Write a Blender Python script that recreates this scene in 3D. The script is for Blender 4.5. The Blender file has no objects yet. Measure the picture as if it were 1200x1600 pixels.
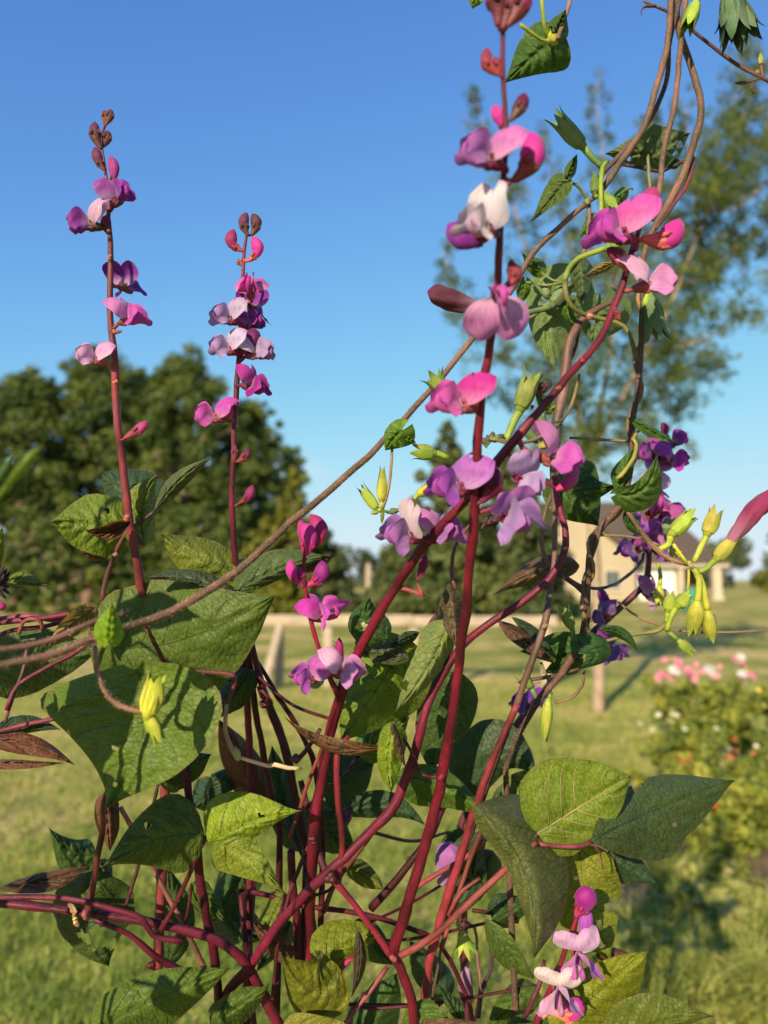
import bpy, math, random
import numpy as np
from mathutils import Vector, Matrix, noise

# ------------------------------------------------------------------ camera, sky, sun, exposure
scene = bpy.context.scene
COL = scene.collection
F = 1164.0                       # focal length in pixels of the 1200 x 1600 photograph
CAM_H = 1.35
PITCH = math.atan(106.0 / F)
cam_d = bpy.data.cameras.new('camera')
cam = bpy.data.objects.new('camera', cam_d)
COL.objects.link(cam)
cam.location = (0, 0, CAM_H)
cam.rotation_euler = (math.radians(90) + PITCH, 0, 0)
cam_d.sensor_fit = 'VERTICAL'
cam_d.sensor_height = 36.0
cam_d.lens = 18.0 * F / 800.0
cam_d.clip_start = 0.02
cam_d.clip_end = 4000
cam_d.dof.use_dof = True
cam_d.dof.focus_distance = 0.455
cam_d.dof.aperture_fstop = 6.2
scene.camera = cam
scene.render.resolution_x, scene.render.resolution_y = 768, 1024

SUN_EL = math.radians(22)
SUN_DIR = Vector((-0.42 * math.cos(SUN_EL), -0.908 * math.cos(SUN_EL), math.sin(SUN_EL))).normalized()
world = bpy.data.worlds.new('World')
scene.world = world
world.use_nodes = True
wn, wl_ = world.node_tree.nodes, world.node_tree.links
wn.clear()
sky = wn.new('ShaderNodeTexSky')
sky.sky_type = 'NISHITA'
sky.sun_disc = False
sky.sun_elevation = SUN_EL
sky.sun_rotation = math.atan2(SUN_DIR.x, SUN_DIR.y)
sky.altitude = 200
sky.air_density = 0.85
sky.dust_density = 0.35
sky.ozone_density = 5.5
bg = wn.new('ShaderNodeBackground')
bg.inputs['Strength'].default_value = 0.15
wo = wn.new('ShaderNodeOutputWorld')
# soft shoulder per channel, the way a camera keeps the bright low sky from clipping
EXPO = 0.85
sepc, comb = wn.new('ShaderNodeSeparateColor'), wn.new('ShaderNodeCombineColor')
wl_.new(sky.outputs[0], sepc.inputs[0])
def wmath(op, a, b):
    m = wn.new('ShaderNodeMath')
    m.operation = op
    for i, v in enumerate((a, b)):
        if hasattr(v, 'links'):
            wl_.new(v, m.inputs[i])
        else:
            m.inputs[i].default_value = v
    return m.outputs[0]
for i, (gain, cm) in enumerate(((0.82, 0.80), (0.98, 0.87), (1.22, 0.94))):
    cmax = cm / (0.15 * 2 ** EXPO)
    c_ = wmath('MULTIPLY', sepc.outputs[i], gain)
    q_ = wmath('POWER', wmath('ADD', 1.0, wmath('POWER', wmath('DIVIDE', c_, cmax), 3.0)), 1 / 3.0)
    wl_.new(wmath('DIVIDE', c_, q_), comb.inputs[i])
# thin broken cloud low round the whole horizon
wtc = wn.new('ShaderNodeTexCoord')
wmp = wn.new('ShaderNodeMapping')
wmp.inputs['Scale'].default_value = (3.0, 3.0, 13.0)
wmp.inputs['Location'].default_value = (1.7, 0.4, 0.9)
wl_.new(wtc.outputs['Generated'], wmp.inputs[0])
wnz = wn.new('ShaderNodeTexNoise')
wnz.inputs['Scale'].default_value = 1.6
wnz.inputs['Detail'].default_value = 5.0
wl_.new(wmp.outputs[0], wnz.inputs['Vector'])
wsp = wn.new('ShaderNodeSeparateXYZ')
wl_.new(wtc.outputs['Generated'], wsp.inputs[0])
cl = wn.new('ShaderNodeMapRange')
cl.interpolation_type = 'SMOOTHSTEP'
cl.inputs['From Min'].default_value, cl.inputs['From Max'].default_value = 0.55, 0.70
wl_.new(wnz.outputs['Fac'], cl.inputs['Value'])
lo = wn.new('ShaderNodeMapRange')
lo.interpolation_type = 'SMOOTHSTEP'
lo.inputs['From Min'].default_value, lo.inputs['From Max'].default_value = 0.20, 0.08
wl_.new(wsp.outputs[2], lo.inputs['Value'])
cmix = wn.new('ShaderNodeMix')
cmix.data_type = 'RGBA'
wl_.new(wmath('MULTIPLY', wmath('MULTIPLY', cl.outputs[0], lo.outputs[0]), 0.6), cmix.inputs[0])
wl_.new(comb.outputs[0], cmix.inputs[6])
cw = 0.86 / (0.15 * 2 ** EXPO)
cmix.inputs[7].default_value = (cw, cw * 0.97, cw * 0.95, 1)
wl_.new(cmix.outputs[2], bg.inputs['Color'])
wl_.new(bg.outputs[0], wo.inputs['Surface'])

sd = bpy.data.lights.new('sun', 'SUN')
sd.energy = 5.0
sd.angle = math.radians(0.5)
sd.color = (1.0, 0.83, 0.57)
so = bpy.data.objects.new('sun', sd)
COL.objects.link(so)
so.rotation_euler = (-SUN_DIR).to_track_quat('-Z', 'Y').to_euler()
so.location = (-3, -6, 5)

scene.view_settings.view_transform = 'Standard'
scene.view_settings.look = 'None'
scene.view_settings.gamma = 1.0
scene.view_settings.exposure = EXPO
scene.cycles.use_denoising = True
scene.cycles.max_bounces = 6
scene.cycles.transparent_max_bounces = 8

# ------------------------------------------------------------------ pixel -> place
FWD = Vector((0, math.cos(PITCH), math.sin(PITCH)))
UPV = Vector((0, -math.sin(PITCH), math.cos(PITCH)))
RGT = Vector((1, 0, 0))
CAMP = Vector((0, 0, CAM_H))
def P(x, y, d):
    x, y, d = float(x), float(y), float(d)
    return CAMP + d * (FWD + (x - 600) / F * RGT - (y - 800) / F * UPV)
def G(x, y):                      # the point of the ground seen at a pixel
    v = FWD + (x - 600) / F * RGT - (y - 800) / F * UPV
    return CAMP + v * (-CAM_H / v.z)
def V3(r, u, t):                  # right, up, towards the camera
    return (RGT * r + UPV * u - FWD * t)
rng = np.random.default_rng(7)
rnd = random.Random(11)

# ------------------------------------------------------------------ materials
def new_mat(name):
    m = bpy.data.materials.new(name)
    m.use_nodes = True
    nt = m.node_tree
    nt.nodes.clear()
    out = nt.nodes.new('ShaderNodeOutputMaterial')
    return m, nt, out
def N(nt, typ, **kw):
    n = nt.nodes.new(typ)
    for k, v in kw.items():
        if k in n.inputs.keys():
            n.inputs[k].default_value = v
        else:
            setattr(n, k, v)
    return n
def ramp(nt, stops, interp='LINEAR'):
    r = nt.nodes.new('ShaderNodeValToRGB')
    r.color_ramp.interpolation = interp
    els = r.color_ramp.elements
    els[0].position, els[0].color = stops[0][0], (*stops[0][1], 1)
    els[1].position, els[1].color = stops[1][0], (*stops[1][1], 1)
    for p, c in stops[2:]:
        e = els.new(p)
        e.color = (*c, 1)
    return r
def mixc(nt, typ, fac, a, b):
    m = nt.nodes.new('ShaderNodeMix')
    m.data_type = 'RGBA'
    m.blend_type = typ
    for sock, v in ((m.inputs[0], fac), (m.inputs[6], a), (m.inputs[7], b)):
        if hasattr(v, 'links'):
            nt.links.new(v, sock)
        elif isinstance(v, (int, float)):
            sock.default_value = v
        else:
            sock.default_value = (*v, 1)
    return m.outputs[2]
def math_(nt, op, a, b=None, clamp=False):
    m = nt.nodes.new('ShaderNodeMath')
    m.operation = op
    m.use_clamp = clamp
    for i, v in enumerate((a, b)):
        if v is None:
            continue
        if hasattr(v, 'links'):
            nt.links.new(v, m.inputs[i])
        else:
            m.inputs[i].default_value = v
    return m.outputs[0]

def simple_mat(name, col, rough=0.7, var=0.25, scale=8.0, bump=0.0, bscale=60.0, spec=0.3, coords='Object'):
    m, nt, out = new_mat(name)
    tc = N(nt, 'ShaderNodeTexCoord')
    no = N(nt, 'ShaderNodeTexNoise', Scale=scale, Detail=5.0)
    nt.links.new(tc.outputs[coords], no.inputs['Vector'])
    c = ramp(nt, [(0.3, [v * (1 - var) for v in col]), (0.7, [min(1, v * (1 + var)) for v in col])])
    nt.links.new(no.outputs['Fac'], c.inputs[0])
    p = N(nt, 'ShaderNodeBsdfPrincipled')
    p.inputs['Roughness'].default_value = rough
    p.inputs['Specular IOR Level'].default_value = spec
    nt.links.new(c.outputs[0], p.inputs['Base Color'])
    if bump:
        b = N(nt, 'ShaderNodeBump', Strength=bump, Distance=0.01)
        n2 = N(nt, 'ShaderNodeTexNoise', Scale=bscale, Detail=4.0)
        nt.links.new(tc.outputs[coords], n2.inputs['Vector'])
        nt.links.new(n2.outputs['Fac'], b.inputs['Height'])
        nt.links.new(b.outputs[0], p.inputs['Normal'])
    nt.links.new(p.outputs[0], out.inputs[0])
    return m

def leaf_mat(name, cells=2.4, bump=0.5, gloss=0.42, trans=0.30):
    """Blade: tint from the object's own colour, net of veins in the leaf's own surface coordinates, thin and translucent."""
    m, nt, out = new_mat(name)
    oi = N(nt, 'ShaderNodeObjectInfo')
    uv = N(nt, 'ShaderNodeUVMap', uv_map='blade')
    iso = N(nt, 'ShaderNodeUVMap', uv_map='iso')
    sep = N(nt, 'ShaderNodeSeparateXYZ')
    nt.links.new(uv.outputs[0], sep.inputs[0])
    nz = N(nt, 'ShaderNodeTexNoise', Scale=1.3, Detail=4.0)
    nt.links.new(iso.outputs[0], nz.inputs['Vector'])
    wob = N(nt, 'ShaderNodeTexNoise', Scale=2.0, Detail=2.0)
    nt.links.new(iso.outputs[0], wob.inputs['Vector'])
    mpi = N(nt, 'ShaderNodeMapping')
    mpi.inputs['Scale'].default_value = (1.35, 0.75, 1.0)
    nt.links.new(iso.outputs[0], mpi.inputs[0])
    isod = mixc(nt, 'LINEAR_LIGHT', 0.12, mpi.outputs[0], wob.outputs['Color'])
    vo = N(nt, 'ShaderNodeTexVoronoi', Scale=cells)
    vo.feature = 'DISTANCE_TO_EDGE'
    nt.links.new(isod, vo.inputs['Vector'])
    vf = N(nt, 'ShaderNodeTexVoronoi', Scale=cells)
    vf.feature = 'SMOOTH_F1'
    vf.inputs['Smoothness'].default_value = 0.25
    nt.links.new(isod, vf.inputs['Vector'])
    net = ramp(nt, [(0.0, (0, 0, 0)), (0.13, (1, 1, 1))])
    nt.links.new(vo.outputs['Distance'], net.inputs[0])
    n4 = N(nt, 'ShaderNodeTexNoise', Scale=2.2, Detail=3.0)
    nt.links.new(iso.outputs[0], n4.inputs['Vector'])
    dome = math_(nt, 'SUBTRACT', 1.0, math_(nt, 'POWER', vf.outputs['Distance'], 2.0))
    hmix = math_(nt, 'ADD', dome, math_(nt, 'MULTIPLY', n4.outputs['Fac'], 0.9))
    bp = N(nt, 'ShaderNodeBump', Strength=bump, Distance=0.0016)
    nt.links.new(hmix, bp.inputs['Height'])
    nr = ramp(nt, [(0.3, (0.84, 0.86, 0.80)), (0.7, (1.14, 1.12, 1.06))])
    nt.links.new(nz.outputs['Fac'], nr.inputs[0])
    c = mixc(nt, 'MULTIPLY', 1.0, oi.outputs['Color'], nr.outputs[0])
    dk = mixc(nt, 'MULTIPLY', 1.0, c, (0.72, 0.68, 0.62))
    c = mixc(nt, 'MIX', net.outputs[0], dk, c)
    # specks and small brown blemishes
    sp = N(nt, 'ShaderNodeTexVoronoi', Scale=0.9)
    nt.links.new(iso.outputs[0], sp.inputs['Vector'])
    spr = ramp(nt, [(0.03, (1, 1, 1)), (0.06, (0, 0, 0))])
    nt.links.new(sp.outputs['Distance'], spr.inputs[0])
    c = mixc(nt, 'MIX', math_(nt, 'MULTIPLY', spr.outputs[0], 0.6), c, (0.20, 0.15, 0.06))
    # rim
    at = math_(nt, 'ABSOLUTE', math_(nt, 'SUBTRACT', math_(nt, 'MULTIPLY', sep.outputs[1], 2.0), 1.0))
    er = ramp(nt, [(0.955, (0, 0, 0)), (0.99, (1, 1, 1))])
    nt.links.new(at, er.inputs[0])
    c = mixc(nt, 'MIX', math_(nt, 'MULTIPLY', er.outputs[0], 0.55), c, (0.16, 0.08, 0.05))
    # underside: paler and duller, or purple brown where the leaf's alpha says so
    geo = N(nt, 'ShaderNodeNewGeometry')
    pale = mixc(nt, 'MIX', 0.45, c, (0.13, 0.16, 0.10))
    brown = mixc(nt, 'MIX', 0.75, c, (0.14, 0.055, 0.035))
    und = mixc(nt, 'MIX', oi.outputs['Alpha'], brown, pale)
    c = mixc(nt, 'MIX', geo.outputs['Backfacing'], c, und)
    p = N(nt, 'ShaderNodeBsdfPrincipled')
    p.inputs['Roughness'].default_value = gloss
    p.inputs['Specular IOR Level'].default_value = 0.22
    nt.links.new(c, p.inputs['Base Color'])
    nt.links.new(bp.outputs[0], p.inputs['Normal'])
    tr = N(nt, 'ShaderNodeBsdfTranslucent')
    tcol = mixc(nt, 'MULTIPLY', 1.0, c, (1.5, 1.5, 0.5))
    nt.links.new(tcol, tr.inputs['Color'])
    ms = N(nt, 'ShaderNodeMixShader', Fac=trans)
    nt.links.new(p.outputs[0], ms.inputs[1])
    nt.links.new(tr.outputs[0], ms.inputs[2])
    nt.links.new(ms.outputs[0], out.inputs[0])
    return m

def petal_mat(name):
    m, nt, out = new_mat(name)
    oi = N(nt, 'ShaderNodeObjectInfo')
    uv = N(nt, 'ShaderNodeUVMap', uv_map='blade')
    sep = N(nt, 'ShaderNodeSeparateXYZ')
    nt.links.new(uv.outputs[0], sep.inputs[0])
    pale = mixc(nt, 'MIX', 0.55, oi.outputs['Color'], (0.85, 0.72, 0.80))
    g = ramp(nt, [(0.05, (1, 1, 1)), (0.5, (0, 0, 0))])
    nt.links.new(sep.outputs[0], g.inputs[0])
    c = mixc(nt, 'MIX', math_(nt, 'MULTIPLY', g.outputs[0], 0.6), oi.outputs['Color'], pale)
    er = ramp(nt, [(0.80, (0, 0, 0)), (1.0, (1, 1, 1))])
    nt.links.new(sep.outputs[0], er.inputs[0])
    c = mixc(nt, 'MIX', math_(nt, 'MULTIPLY', er.outputs[0], 0.35), c, (0.45, 0.06, 0.36))
    wv = N(nt, 'ShaderNodeTexNoise', Scale=3.0, Detail=3.0)
    mp = N(nt, 'ShaderNodeMapping')
    mp.inputs['Scale'].default_value = (0.9, 20.0, 1.0)
    nt.links.new(uv.outputs[0], mp.inputs[0])
    nt.links.new(mp.outputs[0], wv.inputs['Vector'])
    vr = ramp(nt, [(0.35, (0.74, 0.62, 0.76)), (0.62, (1.08, 1.06, 1.06))])
    nt.links.new(wv.outputs['Fac'], vr.inputs[0])
    c = mixc(nt, 'MULTIPLY', 1.0, c, vr.outputs[0])
    bp = N(nt, 'ShaderNodeBump', Strength=0.35, Distance=0.0012)
    nt.links.new(wv.outputs['Fac'], bp.inputs['Height'])
    p = N(nt, 'ShaderNodeBsdfPrincipled')
    p.inputs['Roughness'].default_value = 0.5
    p.inputs['Specular IOR Level'].default_value = 0.25
    p.inputs['Sheen Weight'].default_value = 0.15
    nt.links.new(c, p.inputs['Base Color'])
    nt.links.new(bp.outputs[0], p.inputs['Normal'])
    tr = N(nt, 'ShaderNodeBsdfTranslucent')
    nt.links.new(c, tr.inputs['Color'])
    ms = N(nt, 'ShaderNodeMixShader', Fac=0.35)
    nt.links.new(p.outputs[0], ms.inputs[1])
    nt.links.new(tr.outputs[0], ms.inputs[2])
    nt.links.new(ms.outputs[0], out.inputs[0])
    return m

def stem_mat(name, rough=0.38, streak=0.35, speck=0.0, speckcol=(0.5, 0.3, 0.25)):
    """Stalk: tint from the object's colour, fine lengthwise streaks, tiny pale specks."""
    m, nt, out = new_mat(name)
    oi = N(nt, 'ShaderNodeObjectInfo')
    uv = N(nt, 'ShaderNodeUVMap', uv_map='blade')
    mp = N(nt, 'ShaderNodeMapping')
    mp.inputs['Scale'].default_value = (2.0, 14.0, 1.0)
    nt.links.new(uv.outputs[0], mp.inputs[0])
    nz = N(nt, 'ShaderNodeTexNoise', Scale=2.0, Detail=5.0)
    nt.links.new(mp.outputs[0], nz.inputs['Vector'])
    r = ramp(nt, [(0.3, (1 - streak,) * 3), (0.7, (1 + streak,) * 3)])
    nt.links.new(nz.outputs['Fac'], r.inputs[0])
    c = mixc(nt, 'MULTIPLY', 1.0, oi.outputs['Color'], r.outputs[0])
    tc = N(nt, 'ShaderNodeTexCoord')
    n2 = N(nt, 'ShaderNodeTexNoise', Scale=38.0, Detail=4.0)
    nt.links.new(tc.outputs['Object'], n2.inputs['Vector'])
    r2 = ramp(nt, [(0.35, (0.50, 0.62, 0.50)), (0.68, (1.55, 1.35, 1.35))])
    nt.links.new(n2.outputs['Fac'], r2.inputs[0])
    c = mixc(nt, 'MULTIPLY', 1.0, c, r2.outputs[0])
    n3 = N(nt, 'ShaderNodeTexNoise', Scale=1400.0, Detail=2.0)
    nt.links.new(tc.outputs['Object'], n3.inputs['Vector'])
    if speck:
        s = ramp(nt, [(0.60, (0, 0, 0)), (0.68, (1, 1, 1))])
        nt.links.new(n3.outputs['Fac'], s.inputs[0])
        c = mixc(nt, 'MIX', math_(nt, 'MULTIPLY', s.outputs[0], speck), c, speckcol)
    bp = N(nt, 'ShaderNodeBump', Strength=0.6, Distance=0.0006)
    hh = math_(nt, 'ADD', nz.outputs['Fac'], math_(nt, 'MULTIPLY', n3.outputs['Fac'], 0.6))
    nt.links.new(hh, bp.inputs['Height'])
    p = N(nt, 'ShaderNodeBsdfPrincipled')
    p.inputs['Roughness'].default_value = rough
    p.inputs['Specular IOR Level'].default_value = 0.30
    nt.links.new(c, p.inputs['Base Color'])
    nt.links.new(bp.outputs[0], p.inputs['Normal'])
    nt.links.new(p.outputs[0], out.inputs[0])
    return m

def tree_leaf_mat(name, cols, trans=0.35):
    m, nt, out = new_mat(name)
    at = N(nt, 'ShaderNodeAttribute', attribute_name='tone')
    r = ramp(nt, [(0.0, cols[0]), (1.0, cols[-1])] + [(0.5, cols[1])])
    nt.links.new(at.outputs['Fac'], r.inputs[0])
    p = N(nt, 'ShaderNodeBsdfPrincipled')
    p.inputs['Roughness'].default_value = 0.55
    p.inputs['Specular IOR Level'].default_value = 0.25
    nt.links.new(r.outputs[0], p.inputs['Base Color'])
    tr = N(nt, 'ShaderNodeBsdfTranslucent')
    nt.links.new(mixc(nt, 'MULTIPLY', 1.0, r.outputs[0], (1.4, 1.4, 0.6)), tr.inputs['Color'])
    ms = N(nt, 'ShaderNodeMixShader', Fac=trans)
    nt.links.new(p.outputs[0], ms.inputs[1])
    nt.links.new(tr.outputs[0], ms.inputs[2])
    nt.links.new(ms.outputs[0], out.inputs[0])
    return m

M = {}
M['bean_leaf'] = leaf_mat('bean_leaf', 4.0, 0.5, 0.48, 0.30)
M['vine_leaf'] = leaf_mat('vine_leaf', 2.8, 0.35, 0.5, 0.35)
M['petal'] = petal_mat('petal')
M['stem'] = stem_mat('bean_stem', 0.42, 0.40, 0.12, (0.26, 0.05, 0.07))
M['vine'] = stem_mat('hairy_vine', 0.65, 0.40, 0.55, (0.36, 0.24, 0.17))
M['green'] = stem_mat('green_bud', 0.5, 0.25)
M['bark'] = simple_mat('bark', (0.20, 0.145, 0.10), 0.9, 0.35, 6, 0.6, 30)
M['tan_bark'] = simple_mat('tan_bark', (0.27, 0.205, 0.14), 0.9, 0.25, 9, 0.5, 40)
M['wood'] = simple_mat('weathered_wood', (0.33, 0.265, 0.20), 0.8, 0.2, 5, 0.4, 25)

# ------------------------------------------------------------------ mesh helpers
def mesh_obj(name, verts, faces, mat, parent=None, uvs=None, iso=None, smooth=True, color=None, tone=None):
    me = bpy.data.meshes.new(name)
    me.from_pydata([tuple(v) for v in verts], [], [tuple(f) for f in faces])
    if uvs is not None:
        li = np.empty(len(me.loops), dtype=np.int32)
        me.loops.foreach_get('vertex_index', li)
        lay = me.uv_layers.new(name='blade')
        lay.data.foreach_set('uv', np.asarray(uvs, dtype=np.float32)[li].ravel())
        if iso is not None:
            lay = me.uv_layers.new(name='iso')
            lay.data.foreach_set('uv', np.asarray(iso, dtype=np.float32)[li].ravel())
    if tone is not None:
        a = me.attributes.new('tone', 'FLOAT', 'POINT')
        a.data.foreach_set('value', np.asarray(tone, dtype=np.float32))
    if smooth:
        me.polygons.foreach_set('use_smooth', [True] * len(me.polygons))
    me.materials.append(mat)
    me.update()
    return link(name, me, parent, color)
def link(name, me, parent=None, color=None):
    o = bpy.data.objects.new(name, me)
    COL.objects.link(o)
    if parent is not None:
        o.parent = parent
        o.matrix_parent_inverse = parent_world_inv(parent)
    if color is not None:
        o.color = (*color, 1.0) if len(color) == 3 else color
    return o
_inv = {}
def parent_world_inv(p):
    # things' empties carry a plain translation and parts built in world space sit under them unmoved
    m = world_matrix(p)
    return m.inverted()
def world_matrix(o):
    if o.parent is None:
        return o.matrix_basis.copy()
    return world_matrix(o.parent) @ o.matrix_parent_inverse @ o.matrix_basis
def thing(name, label, cat, loc=(0, 0, 0), group=None):
    o = bpy.data.objects.new(name, None)
    COL.objects.link(o)
    o.empty_display_size = 0.1
    o.location = loc
    tag(o, label, cat, group)
    return o
def tag(o, label=None, cat=None, group=None, kind=None):
    for k, v in (('label', label), ('category', cat), ('group', group), ('kind', kind)):
        if v:
            o[k] = v
    return o
def catmull(pts, step):
    """Resample a list of vectors (any dimension) through a Catmull-Rom spline."""
    pts = [np.asarray(p, dtype=float) for p in pts]
    if len(pts) == 2:
        n = max(2, int(np.linalg.norm((pts[1] - pts[0])[:3]) / step))
        return [pts[0] + (pts[1] - pts[0]) * i / n for i in range(n + 1)]
    ext = [2 * pts[0] - pts[1]] + pts + [2 * pts[-1] - pts[-2]]
    out = []
    for i in range(1, len(ext) - 2):
        p0, p1, p2, p3 = ext[i - 1], ext[i], ext[i + 1], ext[i + 2]
        n = max(2, int(np.linalg.norm((p2 - p1)[:3]) / step))
        for k in range(n):
            t = k / n
            out.append(0.5 * ((2 * p1) + (-p0 + p2) * t + (2 * p0 - 5 * p1 + 4 * p2 - p3) * t * t + (-p0 + 3 * p1 - 3 * p2 + p3) * t ** 3))
    out.append(ext[-2])
    return out
def tube_data(pts, radii, sides=8, ridge=0.0, twist=0.0, cap=True, flat=1.0):
    """Tapered tube along 3-D points; returns verts, faces, uvs."""
    pts = [Vector(p) for p in pts]
    n = len(pts)
    verts, faces, uvs = [], [], []
    t = (pts[1] - pts[0]).normalized()
    ref = Vector((0, 0, 1)) if abs(t.z) < 0.9 else Vector((1, 0, 0))
    a = (ref - t * ref.dot(t)).normalized()
    L = 0.0
    for i in range(n):
        t = (pts[min(i + 1, n - 1)] - pts[max(i - 1, 0)]).normalized()
        a = (a - t * a.dot(t))
        a = a.normalized() if a.length > 1e-6 else t.orthogonal().normalized()
        b = t.cross(a)
        if i:
            L += (pts[i] - pts[i - 1]).length
        for k in range(sides):
            th = 2 * math.pi * k / sides
            r = radii[i] * (1 + ridge * math.cos(5 * (th + twist * L)))
            verts.append(pts[i] + a * (r * math.cos(th)) + b * (r * flat * math.sin(th)))
            uvs.append((L * 40, k / sides))
    for i in range(n - 1):
        for k in range(sides):
            k2 = (k + 1) % sides
            faces.append((i * sides + k, i * sides + k2, (i + 1) * sides + k2, (i + 1) * sides + k))
    if cap:
        faces.append(tuple(range(sides - 1, -1, -1)))
        faces.append(tuple((n - 1) * sides + k for k in range(sides)))
    return verts, faces, uvs
def merge(parts):
    V, Fc, U = [], [], []
    for v, f, u in parts:
        o = len(V)
        V += list(v)
        Fc += [tuple(i + o for i in q) for q in f]
        U += list(u)
    return V, Fc, U

# ------------------------------------------------------------------ plant builders
PROF = {
 'bean': [(0, .10), (.03, .42), (.10, .74), (.2, .94), (.3, 1), (.42, .95), (.55, .78), (.68, .55), (.8, .31), (.9, .12), (.96, .04), (1, .006)],
 'broad': [(0, .12), (.03, .50), (.09, .80), (.18, .97), (.3, 1), (.45, .98), (.6, .86), (.75, .62), (.87, .34), (.95, .12), (1, .006)],
 'heart': [(0, .16), (.04, .55), (.12, .85), (.22, .99), (.3, 1), (.42, .92), (.56, .72), (.7, .48), (.83, .26), (.93, .10), (1, .006)],
 'lance': [(0, .05), (.06, .35), (.18, .72), (.33, .98), (.45, 1), (.6, .86), (.75, .58), (.88, .27), (.96, .08), (1, .006)],
}
def prof(kind, s):
    t = PROF[kind]
    return float(np.interp(s, [a for a, _ in t], [b for _, b in t]))

OLIVE = (0.155, 0.190, 0.030)
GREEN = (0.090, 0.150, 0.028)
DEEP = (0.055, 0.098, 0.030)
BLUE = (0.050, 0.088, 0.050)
LIME = (0.230, 0.300, 0.030)
YELG = (0.200, 0.230, 0.025)
DULL = (0.110, 0.120, 0.055)
BROWN = (0.130, 0.060, 0.035)
TAN = (0.290, 0.210, 0.100)
VGREEN = (0.070, 0.135, 0.025)

LEAF_N = [0]
def leaf(parent, base, tip, wl, wr, db, dt=None, dl=0.0, dr=0.0, ctrl=None, shape='bean', lobe=0.0, bow=0.0,
         wav=0.0025, col=GREEN, under=1.0, flip=False, mat='bean_leaf', holes=(), ragged=0.0, name='leaf', nv=6, veincol=None, curl=0.0):
    """A blade that runs from base to tip (pixels and metres of depth), half widths wl / wr in pixels at its own distance,
    its left and right rims dl / dr metres farther off than its midrib."""
    LEAF_N[0] += 1
    seed = LEAF_N[0] * 3.7
    if dt is None:
        dt = db
    b, t = np.array(base, float), np.array(tip, float)
    c = (b + t) / 2 if ctrl is None else np.array(ctrl, float)
    ax = t - b
    Lpx = np.linalg.norm(ax)
    mid_d = (db + dt) / 2
    mpp = mid_d / F
    ph = seed % 6.28
    ctrl2 = 2 * c - (b + t) / 2                     # curve passes through ctrl
    def S(s, tt, lift=0.0):
        p = (1 - s) ** 2 * b + 2 * s * (1 - s) * ctrl2 + s * s * t
        tg = 2 * (1 - s) * (ctrl2 - b) + 2 * s * (t - ctrl2)
        tg = 0.6 * tg / (np.linalg.norm(tg) + 1e-6) + 0.4 * ax / Lpx
        tg = tg / np.linalg.norm(tg)
        pr = np.array((-tg[1], tg[0]))
        w = prof(shape, s)
        at = abs(tt)
        side = wr if tt > 0 else wl
        jag = 1.0
        if ragged and at > 0.6:
            jag = 1 - ragged * max(0, noise.noise(Vector((s * 9 + seed, (1 if tt > 0 else 0) * 5, 0.3)))) * (at - 0.6) / 0.4
        jag *= 1 + 0.05 * math.sin(s * 9 + seed + (2 if tt > 0 else 0)) * at
        q = p + pr * (tt * side * w * jag) - tg * (lobe * Lpx * (1 - s) ** 3 * at ** 1.6)
        d = db + (dt - db) * s + bow * 4 * s * (1 - s)
        d += (dr if tt > 0 else dl) * (at ** 1.35) * w
        d += wav * at * at * w * math.sin(s * 8 + ph + (1.7 if tt > 0 else 0))
        d += curl * max(0, at - 0.75) ** 2 * 16 * w
        # pillows between the side veins
        ln = (s - 0.30 * at) * nv
        d += 0.0026 * abs(math.sin(math.pi * ln)) ** 0.6 * (-1) * min(1, at * 5) * (1 - at) * 1.6 * min(1, s * 6)
        d += 0.0045 * noise.noise(Vector((q[0] * mpp * 42, q[1] * mpp * 42, seed))) * min(1, Lpx * mpp / .05)
        d += 0.0010 * noise.noise(Vector((q[0] * mpp * 170, q[1] * mpp * 170, seed)))
        return P(q[0], q[1], d + lift)
    ns, nt_ = 34, 22
    ss = [((i / ns) ** 0.9) for i in range(ns + 1)]
    tts = [(-1 + 2 * k / nt_) for k in range(nt_ + 1)]
    verts, uvs, iso, faces = [], [], [], []
    for s in ss:
        for tt in tts:
            verts.append(S(s, tt))
            side = wr if tt > 0 else wl
            uvs.append((s, (tt + 1) / 2))
            iso.append((s * Lpx * mpp * 100 + seed, tt * side * prof(shape, s) * mpp * 100 + seed * 0.3))
    W = nt_ + 1
    hole_pts = []
    for (hs, ht, hr) in holes:
        hole_pts.append((np.array((hs * Lpx, ht * (wr if ht > 0 else wl) * prof(shape, hs))), hr))
    def st_px(i, k):
        s, tt = ss[i], tts[k]
        return np.array((s * Lpx, tt * (wr if tt > 0 else wl) * prof(shape, s)))
    for i in range(ns):
        for k in range(nt_):
            skip = False
            for hc, hr in hole_pts:
                m_ = (st_px(i, k) + st_px(i + 1, k + 1)) / 2
                ang = math.atan2(m_[1] - hc[1], m_[0] - hc[0])
                if np.linalg.norm(m_ - hc) < hr * (1 + 0.25 * math.sin(3 * ang + seed)):
                    skip = True
            if skip:
                continue
            q = (i * W + k, i * W + k + 1, (i + 1) * W + k + 1, (i + 1) * W + k)
            faces.append(q if not flip else q[::-1])
    jit = 1 + 0.10 * math.sin(seed * 5.1)
    col = (col[0] * .78, col[1] * .88, col[2] * .75) if col[1] > col[0] * .95 else tuple(c * 0.80 for c in col)
    colr = (col[0] * jit, col[1] * (1 + 0.07 * math.sin(seed * 2.3)), col[2] * jit, under)
    o = mesh_obj(name, verts, faces, M[mat], parent, uvs, iso, True, colr)
    # veins, slightly proud of the blade
    if veincol is None:
        veincol = tuple(0.62 * v for v in col) if not flip else tuple(0.8 * v + 0.2 * w for v, w in zip(col, (0.18, 0.19, 0.07)))
    vparts = []
    r0 = 0.00042 if Lpx * mpp > 0.04 else 0.00026
    mids = [S(s, 0.0, -0.0001) for s in np.linspace(0.0, 0.96, 16)]
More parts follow.
